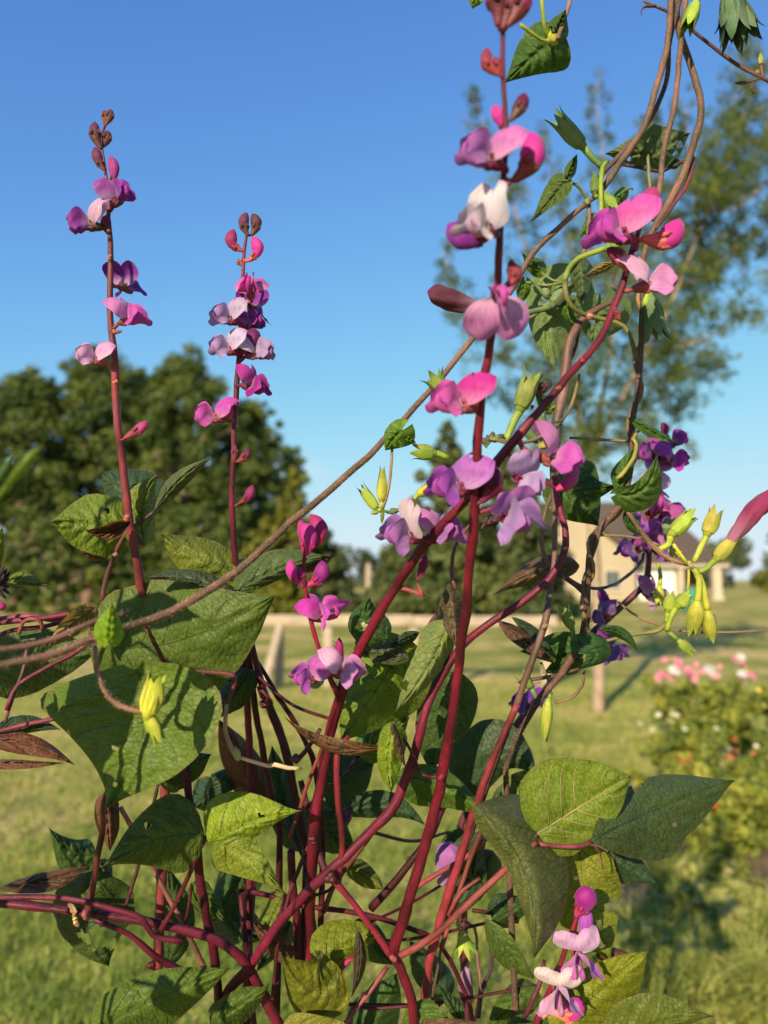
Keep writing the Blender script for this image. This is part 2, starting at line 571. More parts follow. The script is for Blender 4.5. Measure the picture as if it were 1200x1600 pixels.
    vparts.append(tube_data(mids, list(np.linspace(r0 * 1.5, r0 * 0.4, 16)), 5))
    for sgn in (-1, 1):
        for k in range(nv):
            s0 = 0.015 + 0.80 * (k / nv) ** 1.05
            path = []
            for u in np.linspace(0, 0.9, 9):
                s1 = s0 + (0.30 if k else 0.42) * u * (1 - s0 * 0.5) * (0.8 + 0.4 * u)
                if s1 < 0.96:
                    path.append(S(s1, sgn * u, -0.00005))
            ok = len(path) > 3
            for hc, hr in hole_pts:
                if ok and any(np.linalg.norm(np.array(((s0 + 0.3 * u) * Lpx, sgn * u * (wr if sgn > 0 else wl) * prof(shape, min(1, s0 + .3 * u)))) - hc) < hr * 1.4 for u in np.linspace(0, .9, 9)):
                    ok = False
            if ok:
                vparts.append(tube_data(path, list(np.linspace(r0 * 0.75, r0 * 0.3, len(path))), 4))
    v, f, u = merge(vparts)
    mesh_obj('veins', v, f, M['green'], o, u, None, True, veincol)
    return o

def pts3(path):
    """[(x, y, d, r_px), ...] -> resampled 3-D points and radii."""
    arr = []
    for (x, y, d, r) in path:
        p = P(x, y, d)
        arr.append((p.x, p.y, p.z, r * 0.72 * d / F))
    res = catmull(arr, 0.005)
    s0 = arr[0][0] * 91 + arr[-1][2] * 57
    n_ = len(res)
    for i, q in enumerate(res):                          # small kinks, none at the ends
        k = min(1.0, i / 4, (n_ - 1 - i) / 4) * (0.0005 + 0.25 * q[3])
        q[0] += k * noise.noise(Vector((i * .22, s0, 1))) + .4 * k * noise.noise(Vector((i * .7, s0, 2)))
        q[2] += k * noise.noise(Vector((i * .22, s0, 5)))
        q[1] += k * noise.noise(Vector((i * .22, s0, 9)))
    return [Vector(r[:3]) for r in res], [max(0.0002, r[3]) for r in res]
def stalk(parent, path, col, mat='stem', name='stem', ridge=0.08, wob=0.13, sides=10, ground=None, store=None, hairs=0, hlen=0.0016):
    pts, rad = pts3(path)
    sd_ = rnd.random() * 50
    rad = [r * (1 + wob * noise.noise(Vector((i * 0.35, sd_, 0))) + 0.5 * wob * noise.noise(Vector((i * 1.1, sd_, 4)))) for i, r in enumerate(rad)]
    if ground is not None:
        p0, r0 = pts[0], rad[0]
        g = Vector((ground[0], ground[1], -0.02))
        extra = [g + (p0 - g) * t + Vector((0.012 * math.sin(t * 7 + sd_), 0.012 * math.cos(t * 5 + sd_), 0)) * (1 - t) for t in np.linspace(0, 0.97, 40)]
        pts = extra + pts
        rad = [r0 * 1.15] * 40 + rad
    v, f, u = tube_data(pts, rad, sides, ridge, 25.0)
    k_ = 0.47 if mat == 'stem' and col[0] > col[1] * 2.2 else 0.8
    o = mesh_obj(name, v, f, M[mat], parent, u, None, True, tuple(c * k_ for c in col) if col not in (CRIM, CRIMD, PET) else col)
    if store is not None:
        store += list(zip(pts, rad))
    if not hairs and mat == 'stem':
        hairs, hlen, hcol, hw_ = int(min(400, len(path) * 14)), .0007, (0.42, 0.26, 0.27), .00006
    else:
        hcol, hw_ = (0.46, 0.36, 0.26), .0001
    if hairs:
        hv, hf, hu = [], [], []
        for _ in range(hairs):
            i = rnd.randrange(len(pts) - 1)
            p = pts[i].lerp(pts[i + 1], rnd.random())
            t = (pts[i + 1] - pts[i]).normalized()
            d = Vector((rnd.gauss(0, 1), rnd.gauss(0, 1), rnd.gauss(0, 1)))
            d = (d - t * d.dot(t)).normalized()
            w = t.cross(d) * hw_
            l = hlen * (0.5 + rnd.random())
            tipv = p + d * (rad[i] + l) + t * l * rnd.uniform(-0.5, 0.5)
            b0 = p + d * rad[i] * 0.9
            k = len(hv)
            hv += [b0 - w, b0 + w, tipv]
            hf.append((k, k + 1, k + 2))
            hu += [(0, 0)] * 3
        h = mesh_obj('hairs', hv, hf, M['green'], o, hu, None, False, hcol)
        h['kind'] = 'stuff'
    return o

# ---- shared flower meshes (unit = width of the flower), +Y faces out, +Z up
def grid_mesh(name, fn, nu, nv, mat):
    verts, uvs, faces = [], [], []
    for i in range(nv + 1):
        for k in range(nu + 1):
            v = i / nv
            u = -1 + 2 * k / nu
            verts.append(fn(u, v))
            uvs.append((v, (u + 1) / 2))
    W = nu + 1
    for i in range(nv):
        for k in range(nu):
            faces.append((i * W + k, i * W + k + 1, (i + 1) * W + k + 1, (i + 1) * W + k))
    me = bpy.data.meshes.new(name)
    me.from_pydata(verts, [], faces)
    li = np.empty(len(me.loops), dtype=np.int32)
    me.loops.foreach_get('vertex_index', li)
    lay = me.uv_layers.new(name='blade')
    lay.data.foreach_set('uv', np.asarray(uvs, dtype=np.float32)[li].ravel())
    me.polygons.foreach_set('use_smooth', [True] * len(me.polygons))
    me.materials.append(M[mat])
    return me
def banner_fn(reflex, open_, sd_):
    def fn(u, v):
        e = max(0.0, 1 - abs((v - 0.56) / 0.56) ** 2.3)
        w = max(0.10, 0.50 * e ** 0.42) * (0.8 + 0.2 * open_)
        a = abs(u)
        x = u * w
        z = 0.02 + 0.62 * v + 0.05 * v * math.sin(math.pi * a) - 0.09 * v * v * (1 - a) ** 4
        y = 0.26 + 0.13 * math.sin(math.pi * v * 0.9) * (1 - a * a) - reflex * v * (a ** 1.7) - 0.25 * reflex * v * v
        y += 0.07 * a * (1 if u > 0 else -1) * math.sin(3 * v + sd_) + 0.05 * math.sin(8 * v + 6 * u + sd_) * a * v
        y += 0.16 * max(0, a - 0.55) * v * math.sin(2.2 * sd_ + 4 * v)
        x += 0.03 * math.sin(6 * v + sd_) * (1 - a)
        y -= 0.07 * max(0, v - 0.75) * 4 * max(0, reflex)
        return (x, y, z)
    return fn
def wing_fn(sgn, flare, sd_):
    """Wings meet along their upper edge like a tent; the lower edges flare out."""
    def fn(u, v):
        e = max(0.0, 1 - abs((v - 0.60) / 0.60) ** 2.2)
        w = max(0.03, 0.34 * math.sqrt(e)) * (0.5 + 0.5 * min(1, v * 1.7))
        cx = 0.05 + 0.10 * math.sin(math.pi * v * 0.7) + flare * 0.6 * v ** 1.5
        cy = 0.27 + 0.58 * v - 0.03 * v * v
        cz = 0.0 + 0.12 * math.sin(math.pi * v * 0.85) - 0.05 * v
        lo = (1 - u) / 2                               # 1 at the lower edge
        x = cx - 0.07 + (0.16 + flare) * lo ** 1.4 * (0.3 + v) * 0.9 - 0.05 * math.sin(math.pi * lo) 
        z = cz + u * w * (0.92 - 0.12 * lo)
        y = cy + 0.07 * u * v + 0.035 * math.sin(6 * u + 4 * v + sd_) * v - 0.06 * u * u * v
        x += 0.045 * math.sin(7 * v + 3 * u + sd_) * lo
        z += 0.04 * math.sin(9 * v + 2 * sd_) * lo * v
        return (sgn * x, y, z)
    return fn
BANNERS = [grid_mesh('banner_petal', banner_fn(r, o, s), 18, 14, 'petal') for r, o, s in ((0.22, 1.0, 0.3), (0.42, 0.9, 1.9), (0.08, 1.1, 4.1), (-0.16, 0.9, 2.6))]
WINGS = {(s, k): grid_mesh('wing_petal', wing_fn(s, fl, k + 0.5), 12, 12, 'petal') for s in (-1, 1) for k, fl in enumerate((0.05, 0.16, 0.34))}
def raw_mesh(name, v, f, u, mat):
    me = bpy.data.meshes.new(name)
    me.from_pydata([tuple(a) for a in v], [], f)
    li = np.empty(len(me.loops), dtype=np.int32)
    me.loops.foreach_get('vertex_index', li)
    lay = me.uv_layers.new(name='blade')
    lay.data.foreach_set('uv', np.asarray(u, dtype=np.float32)[li].ravel())
    me.polygons.foreach_set('use_smooth', [True] * len(me.polygons))
    me.materials.append(M[mat])
    return me
kp = [(0, .27, -.06), (0, .45, -.10), (0, .65, -.11), (0, .78, -.05), (0, .80, .08), (0, .76, .17)]
KEEL = raw_mesh('keel_petal', *tube_data(kp, [.05, .075, .08, .07, .045, .01], 8), 'petal')
def calyx_data():
    parts = [tube_data([(0, -.10, 0), (0, -.02, 0), (0, .06, 0), (0, .16, 0), (0, .25, .0), (0, .31, .01)], [.035, .06, .10, .125, .13, .11], 12, .05, cap=False)]
    for k in range(4):
        a = 2 * math.pi * k / 4 + 0.6
        c, s = math.cos(a), math.sin(a)
        pts = [(c * .105, .20, s * .105), (c * .125, .29, s * .125), (c * .115, .38, s * .115)]
        parts.append(tube_data(pts, [.055, .045, .006], 6, flat=0.9))
    return merge(parts)
CAL_V, CAL_F, CAL_U = calyx_data()

HOT = (0.72, 0.045, 0.33)
PINK = (0.76, 0.15, 0.46)
ROSE = (0.74, 0.30, 0.52)
PALE = (0.76, 0.52, 0.66)
WHITE = (0.80, 0.70, 0.72)
LILAC = (0.50, 0.23, 0.52)
GREYL = (0.52, 0.46, 0.62)
PURP = (0.27, 0.035, 0.33)
MAG = (0.42, 0.018, 0.15)
DARKM = (0.15, 0.012, 0.055)
CALY = (0.13, 0.014, 0.026)
CALG = (0.16, 0.030, 0.030)
CRIM = (0.090, 0.0055, 0.016)
CRIMD = (0.050, 0.005, 0.012)
PET = (0.17, 0.040, 0.042)
BRNV = (0.150, 0.085, 0.060)
DBRV = (0.080, 0.045, 0.035)
LGRN = (0.36, 0.42, 0.035)
MGRN = (0.15, 0.21, 0.035)

def frame(face, up):
    y = V3(*face).normalized()
    z = V3(*up)
    z = (z - y * z.dot(y)).normalized()
    x = y.cross(z)
    return Matrix((x, y, z)).transposed()
def nearest(store, p):
    return min(store, key=lambda q: (q[0] - p).length)
def flower(parent, px, py, d, size, face, up, ban, wing, store=None, b=0, w=0, cal=CALY, keel=None, bscale=1.0, wscale=1.0, ped=True):
    """px, py: where the calyx sits. face: which way the flower looks (right, up, towards the camera)."""
    s = size * 0.90 * d / F
    base = P(px, py, d)
    R = frame(face, up)
    mat4 = Matrix.Translation(base) @ (R @ Matrix.Diagonal((s, s, s))).to_4x4()
    parts = [([mat4 @ Vector(v) for v in CAL_V], CAL_F, CAL_U)]
    if store and ped:
        q, r = nearest(store, base)
        p0, p1 = q, mat4 @ Vector((0, -0.06, 0))
        m_ = p0.lerp(p1, 0.5) + (R @ Vector((0, -0.05, -0.06))) * s
        rr = 0.055 * s
        parts.append(tube_data([Vector(a) for a in catmull([p0, m_, p1], 0.003)], [rr] * len(catmull([p0, m_, p1], 0.003)), 7))
    v, f, u = merge(parts)
    o = mesh_obj('flower', v, f, M['stem'], parent, u, None, True, tuple(min(x, m) for x, m in zip(cal, (.22, .05, .06))))
    def petal(name, me, col, sc=1.0, tilt=0.0):
        c = link(name, me, o, tuple(min(.85, x * k * (0.92 + 0.16 * rnd.random())) for x, k in zip(col, (.72, .60, .82) if min(col) < .55 * max(col) else (.86, .84, .90))))
        piv = Matrix.Translation((0, 0.26, 0)) @ Matrix.Rotation(tilt, 4, 'X') @ Matrix.Diagonal((sc, sc, sc, 1)) @ Matrix.Translation((0, -0.26, 0))
        c.matrix_basis = mat4 @ piv
        return c
    petal('banner_petal', BANNERS[b], ban, bscale, rnd.uniform(-0.12, 0.12))
    petal('wing_petal', WINGS[(1, w)], wing, wscale, rnd.uniform(-0.12, 0.12))
    petal('wing_petal', WINGS[(-1, w)], wing, wscale, rnd.uniform(-0.12, 0.12))
    petal('keel_petal', KEEL, keel or wing)
    return o
def bud(parent, base, tip, d, width, bend=0.25, col=MAG, cal=CALY, store=None, side=1, calf=0.42, name='flower_bud', dtip=None):
    """Closed crescent bud from base to tip in pixels."""
    dtip = d if dtip is None else dtip
    b, t = np.array(base, float), np.array(tip, float)
    ax = t - b
    L = np.linalg.norm(ax)
    pr = np.array((-ax[1], ax[0])) / L
    n = 12
    path, rad = [], []
    for i in range(n + 1):
        s = i / n
        q = b + ax * s + pr * side * bend * L * math.sin(math.pi * s)
        path.append(P(q[0], q[1], d + (dtip - d) * s))
        rad.append(width * d / F * float(np.interp(s, [0, .15, .35, .6, .82, .94, 1], [.26, .42, .72, 1, .80, .45, .08])))
    body = tube_data(path, rad, 10, flat=0.72)
    k = max(3, int(n * calf))
    cp = path[:k + 1]
    cr = [r * 1.06 + 0.00008 for r in rad[:k + 1]]
    cr[0] = rad[0] * 1.0
    cparts = [tube_data(cp, cr, 10, flat=0.80, cap=False)]
    tdir = (path[k] - path[k - 1]).normalized()
    for j in range(4):                                  # calyx teeth lying on the bud
        a = 2 * math.pi * j / 4 + 0.5
        e = tdir.orthogonal().normalized()
        e2 = tdir.cross(e)
        dv = e * math.cos(a) + e2 * math.sin(a)
        p0 = path[k - 1] + dv * cr[k] * 0.68
        p1 = path[k] + dv * cr[k] * 0.92 + tdir * cr[k] * 0.6
        cparts.append(tube_data([p0, p0.lerp(p1, 0.6), p1], [cr[k] * 0.30, cr[k] * 0.24, cr[k] * 0.03], 6))
    if store:
        q, r = nearest(store, path[0])
        if (q - path[0]).length > 1e-4:
            cparts.append(tube_data([q, q.lerp(path[0], 0.5) + Vector((0, 0, -0.0008)), path[0] + (path[1] - path[0]) * 0.4], [rad[0] * 0.8] * 3, 7))
    v, f, u = merge(cparts)
    o = mesh_obj(name, v, f, M['stem'], parent, u, None, True, cal)
    mesh_obj('closed_petal', body[0], body[1], M['petal'], o, [(0.72 + 0.2 * a[1], a[1]) for a in body[2]], None, True, tuple(x * k for x, k in zip(col, (.78, .75, .95))))
    return o
def knob(parent, x, y, d, r, col=PET, n=1):
    """Swollen node on a stalk."""
    c = P(x, y, d)
    s = r * 0.48 * d / F
    vs, fs, us = [], [], []
    for j in range(n + 2):
        off = Vector((rnd.uniform(-.6, .6), rnd.uniform(-.6, .2), rnd.uniform(-.6, .6))) * s
        pts = [c + off + Vector((0, 0, z)) * s for z in (-.9, -.5, 0, .5, .9)]
        v, f, u = tube_data(pts, [s * .2, s * .75, s * .95, s * .7, s * .15], 8)
        o = len(vs)
        vs += v; us += u
        fs += [tuple(i + o for i in q) for q in f]
    return mesh_obj('node', vs, fs, M['stem'], parent, us, None, True, col)
def vine_bud(parent, base, tip, d, width, stem=None, col=LGRN, stemcol=None, open_=0.25, dtip=None, sepals=5, hair=60, length=1.0, core=True):
    """Morning glory bud: a stalk through the pixels in stem, a small body at base and long pointed sepals towards tip."""
    dtip = d if dtip is None else dtip
    col = (col[0] * .58, col[1] * .70, col[2] * 1.1)
    B, T = P(base[0], base[1], d), P(tip[0], tip[1], dtip)
    ax = T - B
    L = ax.length
    y = ax.normalized()
    e = y.orthogonal().normalized()
    e2 = y.cross(e)
    w = width * d / F
    cparts = [tube_data([B - y * w * .7, B, B + y * L * .12, B + y * L * .3, B + y * L * .52, B + y * L * .68], [w * .35, w * .6, w * .85, w * .72, w * .4, w * .08], 9)]
    if stem:
        pts = [P(a[0], a[1], a[2] if len(a) > 2 else d) for a in stem] + [B - y * w * .5]
        sm = [Vector(a) for a in catmull(pts, 0.003)]
        cparts.append(tube_data(sm, list(np.linspace(w * .33, w * .42, len(sm))), 8))
    v, f, u = merge(cparts)
    o = mesh_obj('flower_bud', v, f, M['green'], parent, u, None, True, stemcol or col)
    for k in range(sepals):
        a = 2 * math.pi * k / sepals + 0.4 + base[0]
        dv = e * math.cos(a) + e2 * math.sin(a)
        tv = y.cross(dv)
        ln = L * length * (0.82 + 0.18 * ((k * 37) % 5) / 4)
        vs, fs, us = [], [], []
        for i in range(9):
            s = i / 8
            rad_ = w * (0.75 + 0.35 * math.sin(math.pi * min(1, s * 1.2))) * (1 - 0.55 * s) + open_ * w * 1.6 * s ** 2.2
            hw = w * 0.85 * (math.sin(math.pi * min(1, 0.10 + s * 0.75)) ** 0.8) * (1 - s) ** 0.55 + w * 0.03
            c = B + y * (ln * s) + dv * rad_
            for j in (-1, 0, 1):
                vs.append(c + tv * hw * j - dv * abs(j) * hw * 0.35)
                us.append((s, (j + 1) / 2))
        for i in range(8):
            for j in range(2):
                q = i * 3 + j
                fs.append((q, q + 1, q + 4, q + 3))
        mesh_obj('sepal', vs, fs, M['green'], o, us, None, True, tuple(x * rnd.uniform(.85, 1.15) for x in col))
    if hair:
        hv, hf, hu = [], [], []
        for _ in range(hair):
            s = rnd.random() * .6
            a = rnd.random() * 6.28
            dv = e * math.cos(a) + e2 * math.sin(a)
            p = B + y * L * s + dv * w * .95
            t2 = p + dv * w * rnd.uniform(.25, .6) + y * w * rnd.uniform(-.2, .3)
            ww = y.cross(dv) * 0.00005
            k = len(hv)
            hv += [p - ww, p + ww, t2]; hf.append((k, k + 1, k + 2)); hu += [(0, 0)] * 3
        h = mesh_obj('hairs', hv, hf, M['green'], o, hu, None, False, (0.40, 0.40, 0.15))
        h['kind'] = 'stuff'
    return o
def furled(parent, path, width, cols, name='furled_flower'):
    """A spent trumpet flower twisted shut; path [(x, y, d)...]."""
    pts = [P(*a) for a in path]
    sm = [Vector(a) for a in catmull(pts, 0.002)]
    n = len(sm)
    w = width * path[0][2] / F
    rad = [w * (0.30 + 0.70 * math.sin(math.pi * min(1, (i / (n - 1)) * 0.72 + 0.06)) ** 1.1) * (1 if i / (n - 1) < 0.85 else max(.12, 1 - ((i / (n - 1) - .85) / .15) ** 2 * .85)) for i in range(n)]
    v, f, u = tube_data(sm, rad, 20, 0.14, 45.0)
    half = int(len(sm) * 0.42)
    o = mesh_obj(name, v, f, M['petal'], parent, [(0.10 + 0.85 * (i // 20) / n, a[1] * 6) for i, a in enumerate(u)], None, True, cols)
    return o

def shade_leaf(parent, cx, cy, d, hl, hw, d2, ang=0.0, col=GREEN):
    """A leaf and stem added to cast shade, nearer the sun, outside the view; its shadow falls on the spot (cx, cy, d)."""
    t = (d - d2) / 0.842
    W = P(cx, cy, d) + SUN_DIR * t
    r = W - CAMP
    dd = r.dot(FWD)
    px, py = 600 + F * r.dot(RGT) / dd, 800 - F * r.dot(UPV) / dd
    k = d / dd
    c, s = math.cos(ang), math.sin(ang)
    b, e = (px - c * hl * k, py - s * hl * k), (px + c * hl * k, py + s * hl * k)
    leaf(parent, b, e, hw * k, hw * k * .9, dd, dd + .01, .006, .006, shape='broad', col=col)
    q = P(b[0], b[1], dd)
    g = Vector((q.x - .05, q.y + .06, 0))
    pts = [Vector(a) for a in catmull([(g.x, g.y, -.02), (g.x + .01, g.y, q.z * .5), (g.x, g.y - .01, q.z - .06), tuple(q)], .02)]
    v, f, u = tube_data(pts, list(np.linspace(.0028, .0012, len(pts))), 7)
    mesh_obj('stem', v, f, M['stem'], parent, u, None, True, CRIM)  # stem drawn only to carry the added shade-casting leaf

# ------------------------------------------------------------------ the ground
def ground_mat():
    m, nt, out = new_mat('lawn')
    tc = N(nt, 'ShaderNodeTexCoord')
    n1 = N(nt, 'ShaderNodeTexNoise', Scale=0.55, Detail=6.0, Roughness=0.6)
    n2 = N(nt, 'ShaderNodeTexNoise', Scale=9.0, Detail=6.0, Roughness=0.7)
    n3 = N(nt, 'ShaderNodeTexNoise', Scale=70.0, Detail=3.0)
    for n in (n1, n2, n3):
        nt.links.new(tc.outputs['Object'], n.inputs['Vector'])
    r1 = ramp(nt, [(0.38, (0.18, 0.215, 0.042)), (0.49, (0.31, 0.305, 0.075)), (0.60, (0.58, 0.43, 0.18))])
    nt.links.new(n1.outputs['Fac'], r1.inputs[0])
    r2 = ramp(nt, [(0.3, (0.62, 0.66, 0.60)), (0.7, (1.3, 1.25, 1.2))])
    nt.links.new(n2.outputs['Fac'], r2.inputs[0])
    r3 = ramp(nt, [(0.3, (0.6, 0.6, 0.6)), (0.7, (1.3, 1.3, 1.3))])
    nt.links.new(n3.outputs['Fac'], r3.inputs[0])
    c = mixc(nt, 'MULTIPLY', 1.0, mixc(nt, 'MULTIPLY', 1.0, r1.outputs[0], r2.outputs[0]), r3.outputs[0])
    p = N(nt, 'ShaderNodeBsdfPrincipled', Roughness=0.95)
    p.inputs['Specular IOR Level'].default_value = 0.1
    nt.links.new(c, p.inputs['Base Color'])
    bp = N(nt, 'ShaderNodeBump', Strength=0.8, Distance=0.05)
    nt.links.new(n2.outputs['Fac'], bp.inputs['Height'])
    nt.links.new(bp.outputs[0], p.inputs['Normal'])
    nt.links.new(p.outputs[0], out.inputs[0])
    return m
M['lawn'] = ground_mat()
def lawn_h(x, y):
    if y > 26:
        return 0.0
    return 0.03 * noise.noise(Vector((x * .25, y * .25, 1))) + 0.012 * noise.noise(Vector((x * 1.1, y * 1.1, 5)))
xs = sorted(set([-900, -300, -120, -60, -30] + [round(-16 + 0.8 * i, 2) for i in range(41)] + [30, 60, 120, 300, 900]))
ys = sorted(set([-200, -60, -20] + [round(-6 + 0.8 * i, 2) for i in range(46)] + [45, 70, 120, 250, 600, 1800]))
gv = [(x, y, lawn_h(x, y) if (abs(x) < 17 and -7 < y < 27) else 0.0) for y in ys for x in xs]
gf = [(j * len(xs) + i, j * len(xs) + i + 1, (j + 1) * len(xs) + i + 1, (j + 1) * len(xs) + i) for j in range(len(ys) - 1) for i in range(len(xs) - 1)]
lawn = mesh_obj('lawn', gv, gf, M['lawn'])
tag(lawn, kind='structure')

# flower bed: bare soil and straw, a slightly raised sheet with a ragged rim
def soil_mat():
    m, nt, out = new_mat('soil')
    tc = N(nt, 'ShaderNodeTexCoord')
    n1 = N(nt, 'ShaderNodeTexNoise', Scale=5.0, Detail=8.0, Roughness=0.7)
    n2 = N(nt, 'ShaderNodeTexNoise', Scale=55.0, Detail=4.0)
    for n in (n1, n2):
        nt.links.new(tc.outputs['Object'], n.inputs['Vector'])
    r = ramp(nt, [(0.35, (0.085, 0.060, 0.038)), (0.5, (0.18, 0.135, 0.085)), (0.68, (0.34, 0.265, 0.17))])
    nt.links.new(math_(nt, 'ADD', math_(nt, 'MULTIPLY', n1.outputs['Fac'], 0.7), math_(nt, 'MULTIPLY', n2.outputs['Fac'], 0.3)), r.inputs[0])
    p = N(nt, 'ShaderNodeBsdfPrincipled', Roughness=0.95)
    p.inputs['Specular IOR Level'].default_value = 0.1
    nt.links.new(r.outputs[0], p.inputs['Base Color'])
    bp = N(nt, 'ShaderNodeBump', Strength=1.0, Distance=0.03)
    nt.links.new(n2.outputs['Fac'], bp.inputs['Height'])
    nt.links.new(bp.outputs[0], p.inputs['Normal'])
    nt.links.new(p.outputs[0], out.inputs[0])
    return m
M['soil'] = soil_mat()
BED_C, BED_R = (2.15, 2.9), (1.55, 2.35)
def in_bed(x, y, k=1.0):
    a = math.atan2(y - BED_C[1], x - BED_C[0])
    rr = 1 + 0.10 * math.sin(3 * a + 1) + 0.06 * math.sin(7 * a)
    return ((x - BED_C[0]) / BED_R[0]) ** 2 + ((y - BED_C[1]) / BED_R[1]) ** 2 < (rr * k) ** 2
bv, bf = [(BED_C[0], BED_C[1], 0.075)], []
NA, NR = 60, 14
for j in range(1, NR + 1):
    for i in range(NA):
        a = 2 * math.pi * i / NA
        rr = (1 + 0.10 * math.sin(3 * a + 1) + 0.06 * math.sin(7 * a)) * j / NR
        x, y = BED_C[0] + BED_R[0] * rr * math.cos(a), BED_C[1] + BED_R[1] * rr * math.sin(a)
        z = lawn_h(x, y) + 0.055 * (1 - (j / NR) ** 4) + 0.03 * noise.noise(Vector((x * 4, y * 4, 2))) * (1 - j / NR) - (0.03 if j == NR else -0.012)
        bv.append((x, y, z))
for i in range(NA):
    bf.append((0, 1 + i, 1 + (i + 1) % NA))
    for j in range(NR - 1):
        a, b = 1 + j * NA + i, 1 + j * NA + (i + 1) % NA
        bf.append((a, a + NA, b + NA, b))
bed = mesh_obj('flower_bed_soil', bv, bf, M['soil'])
tag(bed, kind='structure')

# grass: blades near the camera, one mass
def blades(name, pts, hgt, wid, mat, label, lean=0.5, tone0=0.5, parent=None):
    n = len(pts)
    pts = np.asarray(pts)
    h = hgt * rng.uniform(0.5, 1.35, n)
    if n > 20000:
        h = h * np.array([1 + 0.9 * noise.noise(Vector((q[0] * 6, q[1] * 6, 7))) for q in pts])
    a = rng.uniform(0, 2 * np.pi, n)
    ln = rng.normal(0, lean, (n, 2)) * h[:, None]
    w = wid * rng.uniform(0.6, 1.3, n)
    dx, dy = np.cos(a) * w, np.sin(a) * w
    V = np.empty((n, 5, 3))
    V[:, 0] = pts - np.c_[dx, dy, np.zeros(n)]
    V[:, 1] = pts + np.c_[dx, dy, np.zeros(n)]
    midp = pts + np.c_[ln * 0.4, h * 0.6]
    V[:, 2] = midp + np.c_[dx, dy, np.zeros(n)] * 0.8
    V[:, 3] = midp - np.c_[dx, dy, np.zeros(n)] * 0.8
    V[:, 4] = pts + np.c_[ln, h]
    V[:, :2, 2] -= 0.01
    me = bpy.data.meshes.new(name)
    me.vertices.add(n * 5)
    me.vertices.foreach_set('co', V.astype(np.float32).ravel())
    base = (np.arange(n) * 5)[:, None]
    quads = (base + np.array([0, 1, 2, 3])).astype(np.int32)
    tris = (base + np.array([3, 2, 4])).astype(np.int32)
    me.loops.add(n * 7)
    me.loops.foreach_set('vertex_index', np.concatenate([quads.ravel(), tris.ravel()]))
    me.polygons.add(2 * n)
    me.polygons.foreach_set('loop_start', np.concatenate([np.arange(n) * 4, n * 4 + np.arange(n) * 3]).astype(np.int32))
    at = me.attributes.new('tone', 'FLOAT', 'POINT')
    tone = np.clip(rng.normal(tone0, 0.22, n) + (np.array([0.55 * noise.noise(Vector((a[0] * 4.5, a[1] * 4.5, 3))) + 0.3 * noise.noise(Vector((a[0] * 14, a[1] * 14, 8))) + min(.25, max(-.22, (a[1] - 4.5) * .08)) for a in pts]) if n > 20000 else 0), 0, 1)
    at.data.foreach_set('value', np.repeat(tone, 5).astype(np.float32))
    me.materials.append(M[mat])
    me.validate()
    me.update()
    o = link(name, me, parent)
    if label:
        tag(o, label, 'grass', kind='stuff')
    return o
M['grass'] = tree_leaf_mat('grass', [(0.095, 0.165, 0.026), (0.235, 0.30, 0.056), (0.48, 0.45, 0.15)], 0.4)
gp = []
while len(gp) < 125000:
    k = 60000
    d = 1.2 + 9.0 * rng.random(k) ** 2.0
    x = (rng.random(k) * 2 - 1) * (d * 0.62 + 0.5)
    y = d
    for a, b in zip(x, y):
        if not in_bed(a, b, 0.97):
            gp.append((a, b, lawn_h(a, b)))
gp = np.array(gp[:125000])
blades('grass', gp, 0.040, 0.0028, 'grass', 'short mown lawn grass with yellowed tips', 0.6, 0.5)

# ------------------------------------------------------------------ leafy crowns
def leaf_cloud(name, centres, radii, n, size, mat, parent, tones=None, up=0.3, flat=0.8, shell=0.55, drop=0.0):
    """n small leaf faces spread through clumps; each clump with its own tone."""
    centres = np.asarray(centres, float)
    radii = np.asarray(radii, float)
    prob = radii ** 2 / (radii ** 2).sum()
    idx = rng.choice(len(centres), n, p=prob)
    dirs = rng.normal(size=(n, 3))
    dirs /= np.linalg.norm(dirs, axis=1)[:, None]
    rad = shell + (1 - shell) * rng.random(n) ** 0.6
    rad *= rng.uniform(0.75, 1.12, n)
    off = dirs * (rad * radii[idx])[:, None]
    off[:, 2] *= flat
    p = centres[idx] + off
    nrm = dirs * 0.75 + rng.normal(size=(n, 3)) * 0.65 + np.array([0, 0, up])
    nrm /= np.linalg.norm(nrm, axis=1)[:, None]
    a = np.cross(nrm, rng.normal(size=(n, 3)))
    a /= np.linalg.norm(a, axis=1)[:, None]
    b = np.cross(nrm, a)
    s = size * rng.uniform(0.6, 1.3, n)
    V = np.empty((n, 4, 3))
    V[:, 0] = p - a * s[:, None]
    V[:, 1] = p + b * (s * 0.55)[:, None]
    V[:, 2] = p + a * s[:, None]
    V[:, 3] = p - b * (s * 0.55)[:, None]
    V[:, :, 2] = np.maximum(V[:, :, 2], 0.02)
    me = bpy.data.meshes.new(name)
    me.vertices.add(n * 4)
    me.vertices.foreach_set('co', V.astype(np.float32).ravel())
    me.loops.add(n * 4)
    me.loops.foreach_set('vertex_index', np.arange(n * 4, dtype=np.int32))
    me.polygons.add(n)
    me.polygons.foreach_set('loop_start', (np.arange(n) * 4).astype(np.int32))
    ct = rng.uniform(0.15, 0.85, len(centres)) if tones is None else np.asarray(tones)
    tone = np.clip(ct[idx] + rng.normal(0, 0.18, n), 0, 1)
    at = me.attributes.new('tone', 'FLOAT', 'POINT')
    at.data.foreach_set('value', np.repeat(tone, 4).astype(np.float32))
    me.materials.append(M[mat])
    me.validate()
    me.update()
    return link(name, me, parent)
def limb_tube(parent, name, pts, r0, r1, mat='bark', sides=7, step=0.25):
    sm = [Vector(a) for a in catmull([tuple(p) for p in pts], step)]
    rr = list(np.linspace(r0, r1, len(sm)))
    v, f, u = tube_data(sm, rr, sides, 0.06)
    return mesh_obj(name, v, f, M[mat], parent, u, None, True)
